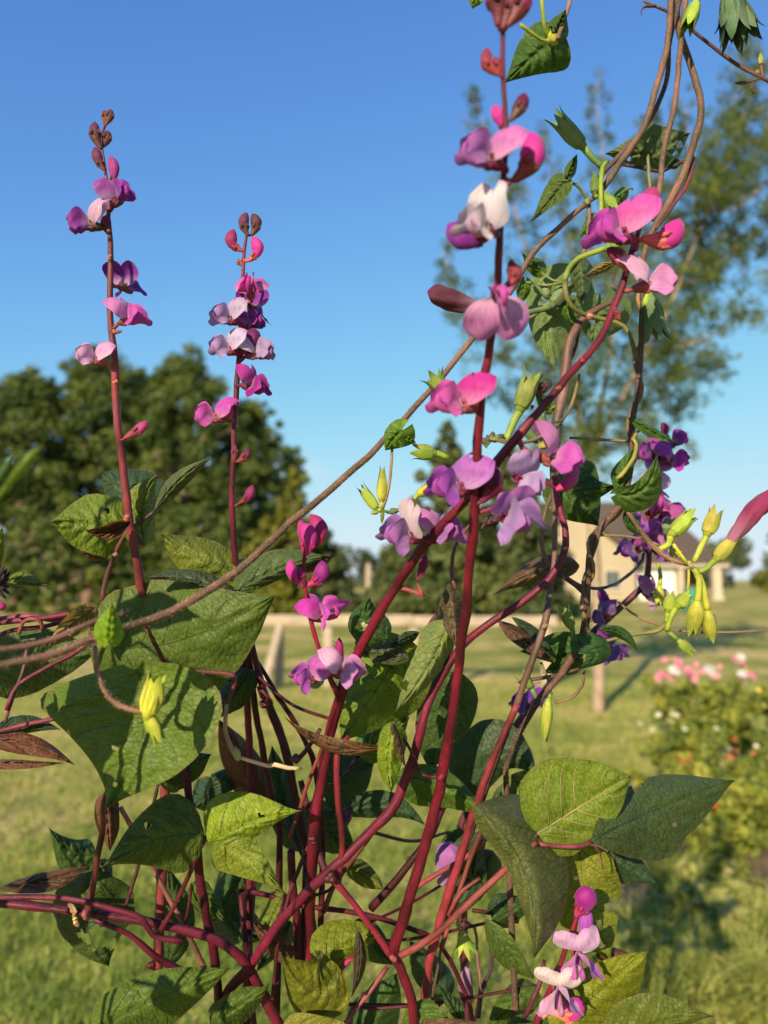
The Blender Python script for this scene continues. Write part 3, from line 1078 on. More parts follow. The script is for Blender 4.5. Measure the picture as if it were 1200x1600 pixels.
M['oak_leaf'] = tree_leaf_mat('oak_leaf', [(0.042, 0.070, 0.018), (0.090, 0.128, 0.028), (0.155, 0.185, 0.038)], 0.3)
M['conifer_leaf'] = tree_leaf_mat('conifer_leaf', [(0.075, 0.095, 0.012), (0.13, 0.14, 0.018), (0.19, 0.18, 0.022)], 0.2)
M['blue_leaf'] = tree_leaf_mat('evergreen_leaf', [(0.035, 0.058, 0.020), (0.075, 0.100, 0.030), (0.125, 0.145, 0.040)], 0.2)
M['young_leaf'] = tree_leaf_mat('young_leaf', [(0.046, 0.078, 0.018), (0.095, 0.135, 0.028), (0.18, 0.205, 0.042)], 0.4)
M['far_leaf'] = tree_leaf_mat('far_leaf', [(0.040, 0.062, 0.022), (0.065, 0.085, 0.030), (0.095, 0.110, 0.035)], 0.2)

def broad_tree(X, Y, H, Rw, label, n=42000, size=0.125, group='trees behind the fence', low=0.08):
    t = thing('deciduous_tree', label, 'tree', (X, Y, 0), group)
    limb_tube(t, 'trunk', [(X, Y, -0.1), (X + .1, Y, H * .25), (X - .1, Y + .2, H * .5), (X, Y, H * .8)], H * .028, H * .008, step=1.0)
    for k in range(7):
        a = 2 * math.pi * k / 7 + X
        z0 = H * (.18 + .07 * k)
        limb_tube(t, 'limb', [(X, Y, z0), (X + math.cos(a) * Rw * .4, Y + math.sin(a) * Rw * .4, z0 + H * .12), (X + math.cos(a) * Rw * .8, Y + math.sin(a) * Rw * .8, z0 + H * .18)], H * .011, H * .003, step=1.0)
    cs, rs = [], []
    nc = 150
    for k in range(nc):
        v = (k + .5) / nc
        z = H * (low + (1 - low) * v ** 0.9)
        rel = (z / H - low) / (1 - low)
        rr = Rw * (math.sin(math.pi * min(1, 0.22 + rel * 0.78)) ** 0.7)
        a = k * 2.399 + X
        q = rr * rng.uniform(0.40, 1.16)
        cs.append((X + math.cos(a) * q, Y + math.sin(a) * q * .8, z - H * .03))
        rs.append(H * rng.uniform(.028, .080))
    for k in range(46):                                  # small sprays that break the outline
        a, rel = rng.uniform(0, 6.28), rng.uniform(.15, 1.0)
        q = Rw * (math.sin(math.pi * min(1, 0.22 + rel * 0.78)) ** 0.7) * rng.uniform(.95, 1.3)
        cs.append((X + math.cos(a) * q, Y + math.sin(a) * q * .8, H * (low + (1 - low) * rel) + H * rng.uniform(0, .05)))
        rs.append(H * rng.uniform(.018, .045))
    leaf_cloud('crown', cs, rs, n, size, 'oak_leaf', t, shell=.12)
    return t
def dist_xy(px, d):
    return (px - 600) / F * d
broad_tree(dist_xy(30, 40), 40, 12.6, 4.2, 'broad dark green tree with a low crown beside the tallest tree')
broad_tree(dist_xy(140, 42), 42, 14.8, 4.0, 'tallest rounded green tree behind the fence')
broad_tree(dist_xy(285, 40), 40, 13.6, 3.6, 'rounded green tree between the tallest tree and the pointed conifer')
broad_tree(dist_xy(212, 45), 45, 13.8, 4.0, 'green tree filling the gap behind the two tall rounded trees')
broad_tree(dist_xy(385, 44), 44, 12.0, 3.3, 'lower green tree just behind the pointed conifer')
broad_tree(dist_xy(-150, 43), 43, 13.0, 4.2, 'green tree at the far end of the row away from the conifer')
broad_tree(dist_xy(95, 31), 31, 4.2, 3.4, 'low spreading bushy tree under the tall green trees', 20000, .11, low=0.0)
broad_tree(dist_xy(300, 33), 33, 4.6, 3.2, 'low bushy tree at the foot of the rounded tree', 20000, .11, low=0.0)

def conifer(X, Y, H, R, label, mat, n=14000, size=.12, group='conifers'):
    t = thing('conifer_tree', label, 'tree', (X, Y, 0), group)
    limb_tube(t, 'trunk', [(X, Y, -0.1), (X, Y, H * .5), (X, Y, H * .96)], H * .02, H * .003, step=1.0)
    cs, rs = [], []
    for k in range(90):
        v = (k + .5) / 90
        z = H * (0.04 + 0.95 * v)
        q = R * (1 - v) ** 0.7 * rng.uniform(.35, 1.25)
        a = k * 2.399
        cs.append((X + math.cos(a) * q, Y + math.sin(a) * q, z))
        rs.append(R * (.30 * (1 - v) + .07) * rng.uniform(.5, 1.2))
    leaf_cloud('crown', cs, rs, n, size, mat, t)
    return t
conifer(dist_xy(458, 30), 30, 6.0, 1.3, 'narrow pointed yellow-green conifer beside the rounded trees', 'conifer_leaf')
conifer(dist_xy(505, 31), 31, 3.6, 1.3, 'short dark bushy conifer next to the yellow-green one', 'blue_leaf')
conifer(dist_xy(415, 29), 29, 3.9, 1.4, 'squat yellow-green conifer in front of the narrow pointed one', 'conifer_leaf')
conifer(dist_xy(700, 26), 26, 7.0, 2.0, 'tall loose evergreen behind the fence near the young tree', 'blue_leaf', 18000)
conifer(dist_xy(800, 27), 27, 6.2, 2.3, 'wide dark evergreen between the loose evergreen and the house', 'blue_leaf', 18000)
conifer(dist_xy(640, 28), 28, 4.2, 1.5, 'small dark evergreen beside the loose tall evergreen', 'blue_leaf')

def tree_line(x0, x1, Y, H, label, n=12000):
    cs, rs = [], []
    X0, X1 = dist_xy(x0, Y), dist_xy(x1, Y)
    k = max(12, int((X1 - X0) / (H * .28)))
    for i in range(k):
        for j in range(3):
            cs.append((X0 + (X1 - X0) * (i + rng.random()) / k, Y + rng.uniform(-4, 4), H * (0.15 + .33 * j) * rng.uniform(.7, 1.1)))
            rs.append(H * rng.uniform(.18, .30))
    o = leaf_cloud('tree_line', cs, rs, n, H * .05, 'far_leaf', None)
    tag(o, label, 'tree line', kind='stuff')
tree_line(480, 900, 130, 7.5, 'low far-off line of trees beyond the fence')
tree_line(1090, 1500, 120, 9.0, 'far-off line of trees beyond the house', 9000)
tree_line(-300, 420, 70, 7.0, 'far-off woods behind the row of tall trees', 9000)
b = thing('round_shrub', 'round green shrub on the far lawn beside the house', 'shrub', (dist_xy(1205, 70), 70, 0))
leaf_cloud('crown', [(dist_xy(1205, 70) + rng.normal(0, .7), 70 + rng.normal(0, .5), rng.uniform(.4, 2.4)) for _ in range(26)], [.8] * 26, 2500, .2, 'conifer_leaf', b)
limb_tube(b, 'trunk', [(dist_xy(1205, 70), 70, -.1), (dist_xy(1205, 70), 70, 1.6)], .08, .03, step=1)

# the young tree in the lawn; its shadow runs away from the camera
YT = 7.8
def TP(x, y, dy=0.0):
    return P(x, y, YT + dy)
yt = thing('young_tree', 'young open-crowned tree with a slim tan trunk standing in the lawn', 'tree', tuple(G(935, 1113)))
g0 = G(935, 1113)
limb_tube(yt, 'trunk', [g0 - Vector((0, 0, .05)), TP(936, 1000), TP(930, 880), TP(922, 780), TP(920, 715)], .066, .05, 'tan_bark', 9)
LIMBS = [
 [(920, 725, 0), (905, 660, .1), (880, 560, .2), (835, 430, .1), (795, 300, 0), (735, 140, -.1)],
 [(922, 720, 0), (945, 670, -.1), (990, 590, -.2), (1050, 470, -.2), (1105, 330, -.1), (1150, 215, 0), (1190, 90, .1)],
 [(921, 715, 0), (945, 600, .2), (960, 480, .4), (950, 330, .5), (930, 130, .5)],
 [(900, 640, .1), (850, 590, -.2), (780, 560, -.5), (720, 480, -.6), (690, 390, -.6)],
 [(1010, 550, -.2), (1070, 540, -.5), (1120, 520, -.6), (1160, 480, -.8)],
 [(1060, 450, -.2), (1120, 420, 0), (1180, 360, .3), (1260, 300, .5)],
 [(990, 590, -.2), (1050, 590, .2), (1100, 580, .5), (1135, 560, .7)],
 [(960, 480, .4), (1000, 380, .6), (1020, 270, .7), (1010, 180, .7)],
 [(880, 560, .2), (900, 450, -.2), (880, 330, -.4), (850, 220, -.5)],
 [(1105, 330, -.1), (1160, 320, -.5), (1220, 250, -.7), (1260, 160, -.8)],
 [(1150, 215, 0), (1200, 220, .3), (1260, 190, .5)],
 [(905, 670, .1), (850, 660, .4), (800, 640, .5), (760, 600, .5)],
 [(960, 640, 0), (1010, 640, .4), (1060, 640, .5), (1085, 620, .5)],
 [(1090, 370, 0), (1080, 260, .3), (1070, 170, .3)],
 [(920, 730, 0), (880, 690, -.2), (845, 690, -.3), (815, 710, -.3)],
 [(925, 725, 0), (975, 690, .2), (1020, 690, .3), (1060, 700, .3)],
 [(921, 718, 0), (900, 600, -.4), (930, 500, -.6), (985, 400, -.7)],
 [(990, 590, -.2), (1020, 480, .2), (1080, 420, .5), (1140, 390, .6)],
 [(1100, 350, 0), (1140, 250, .5), (1150, 150, .6), (1170, 60, .6)],
]
clc, clr, clt = [], [], []
for i, L in enumerate(LIMBS):
    pts = [TP(*q) for q in L]
    limb_tube(yt, 'limb', pts, .027 if i < 3 else .013, .004, 'tan_bark', 6, .12)
    sm = [Vector(a) for a in catmull(pts, .10)]
    dens = 1.0
    for j, p in enumerate(sm):
        fr = j / len(sm)
        if fr < .22 and i < 3:
            continue
        right = max(0, min(1, (p.x - 1.6) / 1.6))
        for q in range(3 + (rng.random() < .25 + .6 * right) + 2 * (rng.random() < .7 * right)):
            sp = (.045 + .25 * (1 - fr) ** 1.2) * (.8 + .5 * right)
            c = p + Vector(rng.normal(0, 1, 3)) * sp
            clc.append(tuple(c)); clr.append(rng.uniform(.05, .16) * (1.15 - .5 * fr)); clt.append(rng.uniform(.1, .9))
    for j in range(2, len(sm), 3):                       # twigs
        p = sm[j]
        q = p + Vector((rng.normal(0, .14), rng.normal(0, .14), abs(rng.normal(.12, .10))))
        limb_tube(yt, 'twig', [p, p.lerp(q, .5) + Vector((0, 0, -.02)), q], .006, .0015, 'tan_bark', 4, .1)
        clc.append(tuple(q)); clr.append(.08); clt.append(rng.uniform(.2, .9))
leaf_cloud('crown', clc, clr, 95000, .0175, 'young_leaf', yt, clt, shell=.1, flat=1.0)

# ------------------------------------------------------------------ timber fence
def box_data(c, sx, sy, sz, R=None):
    vs = []
    for dx in (-1, 1):
        for dy in (-1, 1):
            for dz in (-1, 1):
                v = Vector((dx * sx / 2, dy * sy / 2, dz * sz / 2))
                if R is not None:
                    v = R @ v
                vs.append(Vector(c) + v)
    fs = [(0, 1, 3, 2), (4, 6, 7, 5), (0, 4, 5, 1), (2, 3, 7, 6), (0, 2, 6, 4), (1, 5, 7, 3)]
    return vs, fs, [(v.x, v.z) for v in vs]
def box(name, c, sx, sy, sz, mat, parent, R=None, bev=0.0):
    v, f, u = box_data(c, sx, sy, sz, R)
    o = mesh_obj(name, v, f, M[mat], parent, u, None, False)
    if bev:
        md = o.modifiers.new('bevel', 'BEVEL')
        md.width, md.segments = bev, 2
    return o
FY = 9.4
fence = thing('timber_fence', 'low weathered timber fence with one wide top rail and a slanting brace', 'fence', (0, FY, 0))
RZ = CAM_H - (968 - 906) / F * FY
xa, xb = dist_xy(240, FY), dist_xy(645, FY)
xc = dist_xy(868, FY)
box('rail', ((xa + xb) / 2, FY, RZ), xb - xa - .006, .05, .13, 'wood', fence, None, .008)
box('rail', ((xb + xc) / 2, FY, RZ - .012), xc - xb - .006, .05, .13, 'wood', fence, None, .008)
for px in (260, 437, 512, 646, 690, 852):
    X = dist_xy(px, FY)
    box('post', (X, FY + .085, RZ / 2 - .03), .11, .11, RZ + .06, 'wood', fence, None, .01)
bx0, bx1 = Vector((dist_xy(441, FY), FY - .07, RZ - .06)), Vector((dist_xy(413, FY - .25), FY - .25, 0.0))
ax = (bx1 - bx0)
R = ax.to_track_quat('Z', 'Y').to_matrix()
box('brace', (bx0 + bx1) / 2, .12, .05, ax.length + .04, 'wood', fence, R, .006)

# wooden utility post far behind
up_ = thing('wooden_pole', 'slim bare wooden pole standing beyond the fence', 'pole', (dist_xy(576, 30), 30, 0))
limb_tube(up_, 'shaft', [(dist_xy(576, 30), 30, -.2), (dist_xy(576, 30), 30, 1.95)], .13, .11, 'wood', 9, .5)
limb_tube(up_, 'cap', [(dist_xy(576, 30), 30, 1.945), (dist_xy(576, 30), 30, 2.02)], .15, .05, 'wood', 9, .03)

# ------------------------------------------------------------------ the house
M['siding'] = simple_mat('cream_siding', (0.33, 0.275, 0.19), .8, .06, .6)
M['roofing'] = simple_mat('brown_shingle', (0.080, 0.060, 0.047), .9, .2, 3, .5, 12)
M['trim'] = simple_mat('cream_trim', (0.42, 0.36, 0.27), .6, .05, 1)
M['door_white'] = simple_mat('white_door', (0.60, 0.60, 0.58), .5, .04, 1)
M['brown_wall'] = simple_mat('brown_brick_wall', (0.16, 0.095, 0.06), .9, .2, 4, .4, 10)
M['glass'] = simple_mat('window_glass', (0.05, 0.07, 0.075), .08, .1, 1, spec=.8)
M['green_paint'] = simple_mat('green_plastic', (0.02, 0.20, 0.14), .4, .1, 3)
HY = 50.0
hs = thing('house', 'cream house with a brown shingle roof, front gable and shaded corner porch', 'house', (15.5, HY, 0))
def poly(name, vs, fs, mat, parent=hs):
    return mesh_obj(name, vs, fs, M[mat], parent, [(0, 0)] * len(vs), None, False)
box('wall', (14.2, 56, 1.2), 11.4, 11.8, 2.5, 'siding', hs)
box('porch_wall', (20.9, 57, 1.2), 2.3, 9.8, 2.5, 'brown_wall', hs)
rf = poly('roof', [(7.6, 49.4, 2.35), (22.8, 49.4, 2.35), (22.8, 62.6, 2.35), (7.6, 62.6, 2.35), (11.6, 56, 7.2), (20.5, 56, 7.2),
           (7.6, 49.4, 2.2), (22.8, 49.4, 2.2), (22.8, 62.6, 2.2), (7.6, 62.6, 2.2)],
     [(0, 1, 5, 4), (1, 2, 5), (2, 3, 4, 5), (3, 0, 4), (0, 6, 7, 1), (1, 7, 8, 2), (2, 8, 9, 3), (3, 9, 6, 0), (6, 9, 8, 7)], 'roofing')
box('fascia', (15.2, 49.37, 2.27), 15.3, .05, .2, 'trim', rf)
# front gable wing
gw = poly('gable_wall', [(8.6, 48.2, 0), (16.2, 48.2, 0), (16.2, 48.2, 2.6), (12.4, 48.2, 5.9), (8.6, 48.2, 2.6),
           (8.6, 54, 0), (16.2, 54, 0), (16.2, 54, 2.6), (12.4, 54, 5.9), (8.6, 54, 2.6)],
     [(0, 1, 2, 3, 4), (1, 6, 7, 2), (5, 0, 4, 9), (6, 5, 9, 8, 7)], 'siding')
poly('gable_roof', [(16.7, 47.8, 2.2), (12.4, 47.8, 6.05), (12.4, 55.5, 6.05), (16.7, 55.5, 2.2), (8.1, 47.8, 2.2), (8.1, 55.5, 2.2),
           (16.7, 47.8, 2.4), (12.4, 47.8, 6.27), (12.4, 55.5, 6.27), (16.7, 55.5, 2.4), (8.1, 47.8, 2.4), (8.1, 55.5, 2.4)],
     [(0, 3, 2, 1), (1, 2, 5, 4), (6, 7, 8, 9), (7, 10, 11, 8), (0, 1, 7, 6), (1, 4, 10, 7), (0, 6, 9, 3), (4, 5, 11, 10)], 'roofing')
def window(x, z, w, h, y, pane='glass'):
    o = box('window_frame', (x, y - .03, z), w + .2, .10, h + .2, 'trim', hs)
    for i in (-1, 1):
        box('pane', (x + i * w * .25, y - .085, z), w * .46, .02, h * .94, pane, o)
    box('sill', (x, y - .09, z - h / 2 - .13), w + .3, .14, .06, 'trim', o)
window(14.7, 1.35, .9, 1.2, 48.2)
window(10.6, 1.35, 1.1, 1.3, 48.2)
gd = box('garage_door', (18.1, 50.02, 1.05), 2.7, .12, 2.1, 'door_white', hs)
for k in range(4):
    box('door_panel', (18.1, 49.945, .30 + k * .5), 2.5, .03, .42, 'door_white', gd)
for X in (19.72, 22.1):
    c = box('porch_column', (X, 49.75, 1.1), .55 if X > 20 else .3, .45, 2.2, 'trim', hs)
    box('column_base', (X, 49.75, .12), .7 if X > 20 else .42, .6, .3, 'trim', c)
ball = thing('garden_barrel', 'small green barrel standing on the lawn in front of the cream house', 'barrel', (dist_xy(1078, 30), 30, 0))
X = dist_xy(1078, 30)
limb_tube(ball, 'drum', [(X, 30, 0), (X, 30, .15), (X, 30, .5), (X, 30, .85), (X, 30, 1.0)], .30, .30, 'green_paint', 14, .2)
limb_tube(ball, 'rim', [(X, 30, .98), (X, 30, 1.04)], .33, .33, 'green_paint', 14, .03)

# ------------------------------------------------------------------ flower bed plants
M['bed_leaf'] = tree_leaf_mat('bed_leaf', [(0.090, 0.125, 0.022), (0.20, 0.235, 0.036), (0.34, 0.33, 0.055)], .4)
M['weed_leaf'] = tree_leaf_mat('weed_leaf', [(0.11, 0.16, 0.030), (0.24, 0.28, 0.060), (0.44, 0.40, 0.15)], .4)
for nm, c in (('pinkf', (0.60, 0.20, 0.28)), ('palef', (0.52, 0.50, 0.50)), ('whitef', (0.48, 0.47, 0.34)), ('orangef', (0.38, 0.12, 0.04)), ('redf', (0.55, 0.03, 0.02)), ('yellowf', (0.75, 0.55, 0.06))):
    M[nm] = simple_mat(nm, c, .6, .15, 20)
def blossom(parent, c, r, mat, petals=9, tilt=None):
    """A round flower head: ruffled ring of petals over a small centre."""
    vs, fs, us = [], [], []
    nrm = Vector(tilt or (rng.normal(0, .4), -.6, .7)).normalized()
    a = nrm.orthogonal().normalized()
    b2 = nrm.cross(a)
    for ring, (rr, lift) in enumerate(((1.0, .0), (.68, .25), (.4, .45))):
        for k in range(petals):
            th = 2 * math.pi * (k + ring * .5) / petals
            d0 = a * math.cos(th) + b2 * math.sin(th)
            t0 = nrm.cross(d0)
            o = len(vs)
            vs += [Vector(c) + nrm * r * lift * .5, Vector(c) + d0 * r * rr * .6 + t0 * r * .24 + nrm * r * lift, Vector(c) + d0 * r * rr + nrm * r * (lift - .1), Vector(c) + d0 * r * rr * .6 - t0 * r * .24 + nrm * r * lift]
            us += [(0, 0)] * 4
            fs.append((o, o + 1, o + 2, o + 3))
    return mesh_obj('blossom', vs, fs, M[mat], parent, us, None, True)
def bed_plant(name, label, px, py, H, W, mat, heads, r, n=1500, size=.03, leafmat='bed_leaf', group='flowering plants in the bed', low=.12, headz=None):
    g = G(px, py)
    X, Y = g.x, g.y
    t = thing(name, label, 'plant', (X, Y, .03), group)
    for k in range(6):
        a = k * 2.4
        limb_tube(t, 'stem', [(X + .02 * math.cos(a), Y + .02 * math.sin(a), .0), (X + W * .3 * math.cos(a), Y + W * .3 * math.sin(a), H * .5), (X + W * .6 * math.cos(a), Y + W * .6 * math.sin(a), H * .95)], .006, .002, 'green_stem', 5, .1)
    cs = [(X + rng.normal(0, W * .42), Y + rng.normal(0, W * .4), rng.uniform(low, .88) * H) for _ in range(34)]
    leaf_cloud('foliage', cs, [W * .26] * 34, n, size, leafmat, t, shell=.2)
    for k in range(heads):
        a = rng.uniform(0, 6.28)
        q = W * math.sqrt(rng.random())
        blossom(t, (X + q * math.cos(a), Y + q * math.sin(a) * .7, H * rng.uniform(*(headz or (.9, 1.12)))), r * rng.uniform(.7, 1.2), mat)
    return t
M['green_stem'] = simple_mat('green_stem', (0.10, 0.15, 0.03), .6, .2, 20)
bed_plant('pink_garden_flower', 'tall loose plant with pink flower heads at the back of the bed', 1070, 1195, .68, .26, 'pinkf', 15, .034, 900)
bed_plant('pink_garden_flower', 'leafy plant with small pink heads beside the tall pale one', 1150, 1190, .66, .22, 'pinkf', 9, .032, 900)
bed_plant('white_garden_flower', 'tall plant with large pale white flower heads among the pink ones', 1115, 1200, .72, .30, 'palef', 4, .05, 700)
bed_plant('white_garden_flower', 'bushy plant dotted with small cream white flowers', 1075, 1275, .54, .28, 'whitef', 8, .021, 1500, .026)
bed_plant('green_garden_plant', 'dense leafy green plant with few cream flowers in the bed', 1150, 1290, .46, .30, 'whitef', 2, .018, 2000, .03)
bed_plant('orange_garden_flower', 'bushy plant with bright orange flower heads', 1160, 1345, .45, .26, 'orangef', 4, .020, 1800, .025)
bed_plant('orange_garden_flower', 'orange-flowered plant on the outer side of the bed', 1225, 1330, .48, .26, 'orangef', 3, .020, 1800, .025)
bed_plant('red_garden_flower', 'low plant with a few deep red flowers in the soil', 1100, 1365, .28, .18, 'redf', 2, .024, 900, .024)
bed_plant('yellow_garden_flower', 'tall leafy plant with small yellow flowers behind the orange ones', 1215, 1250, .70, .26, 'yellowf', 3, .018, 2200, .03)
def weed(label, px, py, H, W, n, name='weed_clump'):
    g = G(px, py)
    pts = np.c_[rng.normal(g.x, W * .45, n), rng.normal(g.y, W * .45, n), np.full(n, .05)]
    o = blades(name, pts, H, .0045, 'weed_leaf', None, .75, .5)
    tag(o, label, 'weeds', 'weed clumps in the flower bed')
    return o
for i, (px, py, H, W, n, lb) in enumerate([
    (1060, 1590, .17, .15, 420, 'pale feathery grass clump in the bed under the leafy weeds'), (1130, 1600, .15, .12, 320, 'feathery grass clump next to the dark bed edge'),
    (1085, 1440, .12, .13, 300, 'low weed clump on the soil between straw patches'), (1180, 1480, .14, .13, 320, 'weed clump in the bed beside the bare soil'),
    (1010, 1500, .14, .12, 300, 'weed clump at the lawn edge of the bed'), (1040, 1390, .12, .12, 250, 'sparse weed clump behind the bare soil patch'),
    (1190, 1600, .18, .13, 320, 'tall dark weed clump at the front of the bed'), (1000, 1640, .15, .14, 320, 'grass clump where the bed meets the lawn')]):
    weed(lb, px, py, H, W, n)
for i, (px, py, lb) in enumerate([(1090, 1480, 'broad-leaved bright green weed growing in the bed'), (1140, 1445, 'small broad-leaved weed behind the bright green one'), (1020, 1560, 'broad-leaved weed at the bed edge')]):
    g = G(px, py)
    t = thing('broadleaf_weed', lb, 'weeds', (g.x, g.y, .03), 'broad-leaved weeds in the bed')
    leaf_cloud('foliage', [(g.x + rng.normal(0, .08), g.y + rng.normal(0, .08), rng.uniform(.06, .20)) for _ in range(14)], [.06] * 14, 420, .032, 'weed_leaf', t, up=1.0)
    limb_tube(t, 'stem', [(g.x, g.y, 0), (g.x, g.y, .16)], .005, .002, 'green_stem', 5, .05)

# ------------------------------------------------------------------ foreground plants
BEANS = 'hyacinth bean plants'
VINES = 'morning glory vines'

# ---- A: the tall crimson stalk
A = thing('hyacinth_bean_plant', 'hyacinth bean plant with the tallest crimson stalk, topped by large pink and white blossoms', 'plant', (0.03, 0.50, 0), BEANS)
sA = []
stalk(A, [(650, 1680, .48, 10), (648, 1620, .47, 10), (642, 1560, .465, 10), (625, 1512, .462, 10.5), (614, 1488, .46, 13), (628, 1445, .455, 12), (650, 1370, .45, 11.5), (672, 1295, .445, 11.5),
          (690, 1215, .435, 12), (705, 1130, .42, 11), (718, 1030, .405, 10.5), (731, 920, .385, 10.5), (741, 800, .365, 11), (747, 690, .35, 10.5), (755, 600, .342, 10), (765, 545, .336, 10),
          (777, 450, .328, 8), (780, 380, .322, 8.5), (785, 300, .315, 7.5), (790, 210, .31, 6), (786, 100, .305, 5.5), (786, 20, .302, 6), (785, -60, .30, 5)],
      CRIM, ground=(0.03, 0.50), store=sA)
stalk(A, [(622, 1494, .46, 8), (660, 1475, .455, 7.5), (715, 1428, .445, 7), (785, 1362, .44, 7), (838, 1316, .435, 5.5)], PET, name='petiole')
stalk(A, [(612, 1494, .46, 9), (570, 1435, .455, 7), (520, 1372, .452, 7.5)], (0.36, .03, .07), name='side_branch')
stalk(A, [(605, 1510, .462, 5), (570, 1560, .455, 5.5), (520, 1625, .45, 5)], PET, name='petiole')
knob(A, 616, 1497, .455, 12, PET)
knob(A, 690, 1215, .425, 11, CRIM)
# top cluster of buds
for bx, by, tx, ty, w, c in ((778, 40, 760, -30, 19, MAG), (792, 40, 815, -25, 19, MAG), (785, 45, 788, -20, 15, (.30, .06, .07))):
    bud(A, (bx, by), (tx, ty), .300, w, .12, c, (.17, .022, .04), sA, 1, .55)
bud(A, (782, 118), (762, 74), .304, 11, .22, (.30, .04, .06), (.26, .04, .05), sA, -1, .5)
bud(A, (784, 115), (775, 88), .306, 8, .1, (.28, .04, .05), (.26, .04, .05), sA, -1, .5)
bud(A, (797, 188), (820, 145), .309, 12, .08, DARKM, (.09, .03, .03), sA, 1, .55)
bud(A, (790, 208), (770, 165), .312, 12, .05, HOT, DARKM, sA, 1, .3)
flower(A, 786, 262, .308, 98, (-.95, .25, .35), (.45, .9, .25), ROSE, LILAC, sA, 0, 1, DARKM)
bud(A, (802, 283), (828, 206), .309, 21, .20, HOT, CALG, sA, 1, .42)
knob(A, 794, 288, .308, 9, PET)
flower(A, 778, 366, .313, 88, (-.75, .05, .60), (.05, .95, .30), (.82, .82, .74), (.66, .62, .64), sA, 3, 1, DARKM, bscale=1.25, wscale=1.1)
bud(A, (765, 368), (700, 350), .316, 24, .18, PURP, DARKM, None, -1, .3)
bud(A, (792, 448), (805, 412), .324, 10, .2, (.32, .05, .06), CALY, sA, 1, .5)
bud(A, (794, 440), (798, 405), .326, 8, .1, (.25, .04, .05), CALY, sA, 1, .5)
flower(A, 774, 458, .322, 96, (.05, -.35, .95), (.03, -1, -.35), (.76, .33, .53), PINK, sA, 2, 0, DARKM, bscale=1.2, wscale=.75)
flower(A, 742, 640, .345, 96, (-.9, .15, .45), (-.2, .95, .25), HOT, (.78, .16, .47), sA, 0, 1, (.32, .08, .06))
for k in range(4):
    bud(A, (742 + k, 645 - 3 * k), (722 + 7 * k, 600 + 6 * k), .344, 7, .1, (.42, .12, .09), (.42, .12, .08), sA, 1, .6)
flower(A, 738, 765, .362, 96, (-.85, .05, .45), (.25, .95, .15), LILAC, (.40, .10, .50), sA, 0, 1, DARKM)
bud(A, (752, 785), (772, 728), .360, 18, .10, DARKM, DARKM, sA, 1, .5)
flower(A, 775, 795, .362, 100, (.55, -.35, .75), (-.15, .95, .3), LILAC, (.44, .32, .60), sA, 3, 1, DARKM, bscale=.85, wscale=1.15)
flower(A, 800, 735, .372, 80, (.6, -.6, .6), (.2, .9, .35), (.50, .36, .62), (.46, .36, .62), None, 2, 0, DARKM)

# ---- B: the stalk that leans to the upper right, with the small spike on its side
B = thing('hyacinth_bean_plant', 'hyacinth bean plant whose crimson stalk leans behind the tallest one towards brown vines', 'plant', (-0.04, 0.55, 0), BEANS)
sB = []
stalk(B, [(492, 1690, .50, 11), (490, 1600, .49, 11), (486, 1500, .48, 11.5), (486, 1400, .47, 11), (490, 1300, .46, 12.5), (500, 1230, .455, 11.5), (513, 1160, .45, 11), (530, 1090, .442, 12), (560, 1020, .435, 11),
          (610, 930, .42, 10.5), (665, 850, .40, 11), (735, 775, .385, 10), (790, 705, .378, 11), (840, 645, .378, 9), (885, 592, .382, 8.5), (930, 540, .388, 7.5), (962, 475, .394, 8), (985, 405, .398, 6.5), (997, 365, .40, 5.5), (1004, 335, .40, 4)],
      CRIM, ground=(-0.05, 0.56), store=sB)
# second stem from the fork
stalk(B, [(372, 1690, .50, 12), (360, 1600, .49, 12), (352, 1560, .485, 11.5), (400, 1495, .475, 10.5), (455, 1420, .465, 10), (515, 1362, .458, 11.5), (560, 1320, .457, 10), (605, 1272, .455, 11), (635, 1215, .455, 11), (655, 1150, .45, 10),
          (678, 1080, .45, 9), (718, 1015, .447, 9), (760, 978, .442, 8), (815, 942, .44, 8), (858, 905, .44, 7.5), (880, 865, .44, 7.5), (884, 825, .442, 7), (872, 780, .445, 7), (866, 745, .45, 6)],
      (.20, .014, .05), name='twining_stem', ground=(-0.10, 0.56), store=sB)
stalk(B, [(527, 1380, .457, 8), (535, 1330, .455, 6.5), (528, 1250, .452, 7), (527, 1180, .452, 7), (545, 1150, .455, 5)], (.30, .03, .055), name='side_branch')
stalk(B, [(515, 1375, .46, 8), (500, 1340, .465, 8), (488, 1290, .47, 7), (470, 1220, .475, 6)], CRIMD, name='side_branch')
stalk(B, [(452, 1310, .47, 4), (530, 1090, .443, 4.5), (540, 1075, .442, 4)], PET, name='petiole')
knob(B, 517, 1368, .448, 17, CRIMD, 2)
knob(B, 488, 1312, .452, 12, CRIM)
knob(B, 872, 606, .374, 9, (.28, .07, .045))
knob(B, 908, 562, .380, 8, (.22, .03, .035))
knob(B, 920, 494, .388, 10, (.42, .17, .13))
knob(B, 832, 636, .372, 6, CRIM)
knob(B, 867, 748, .44, 10, DARKM, 2)
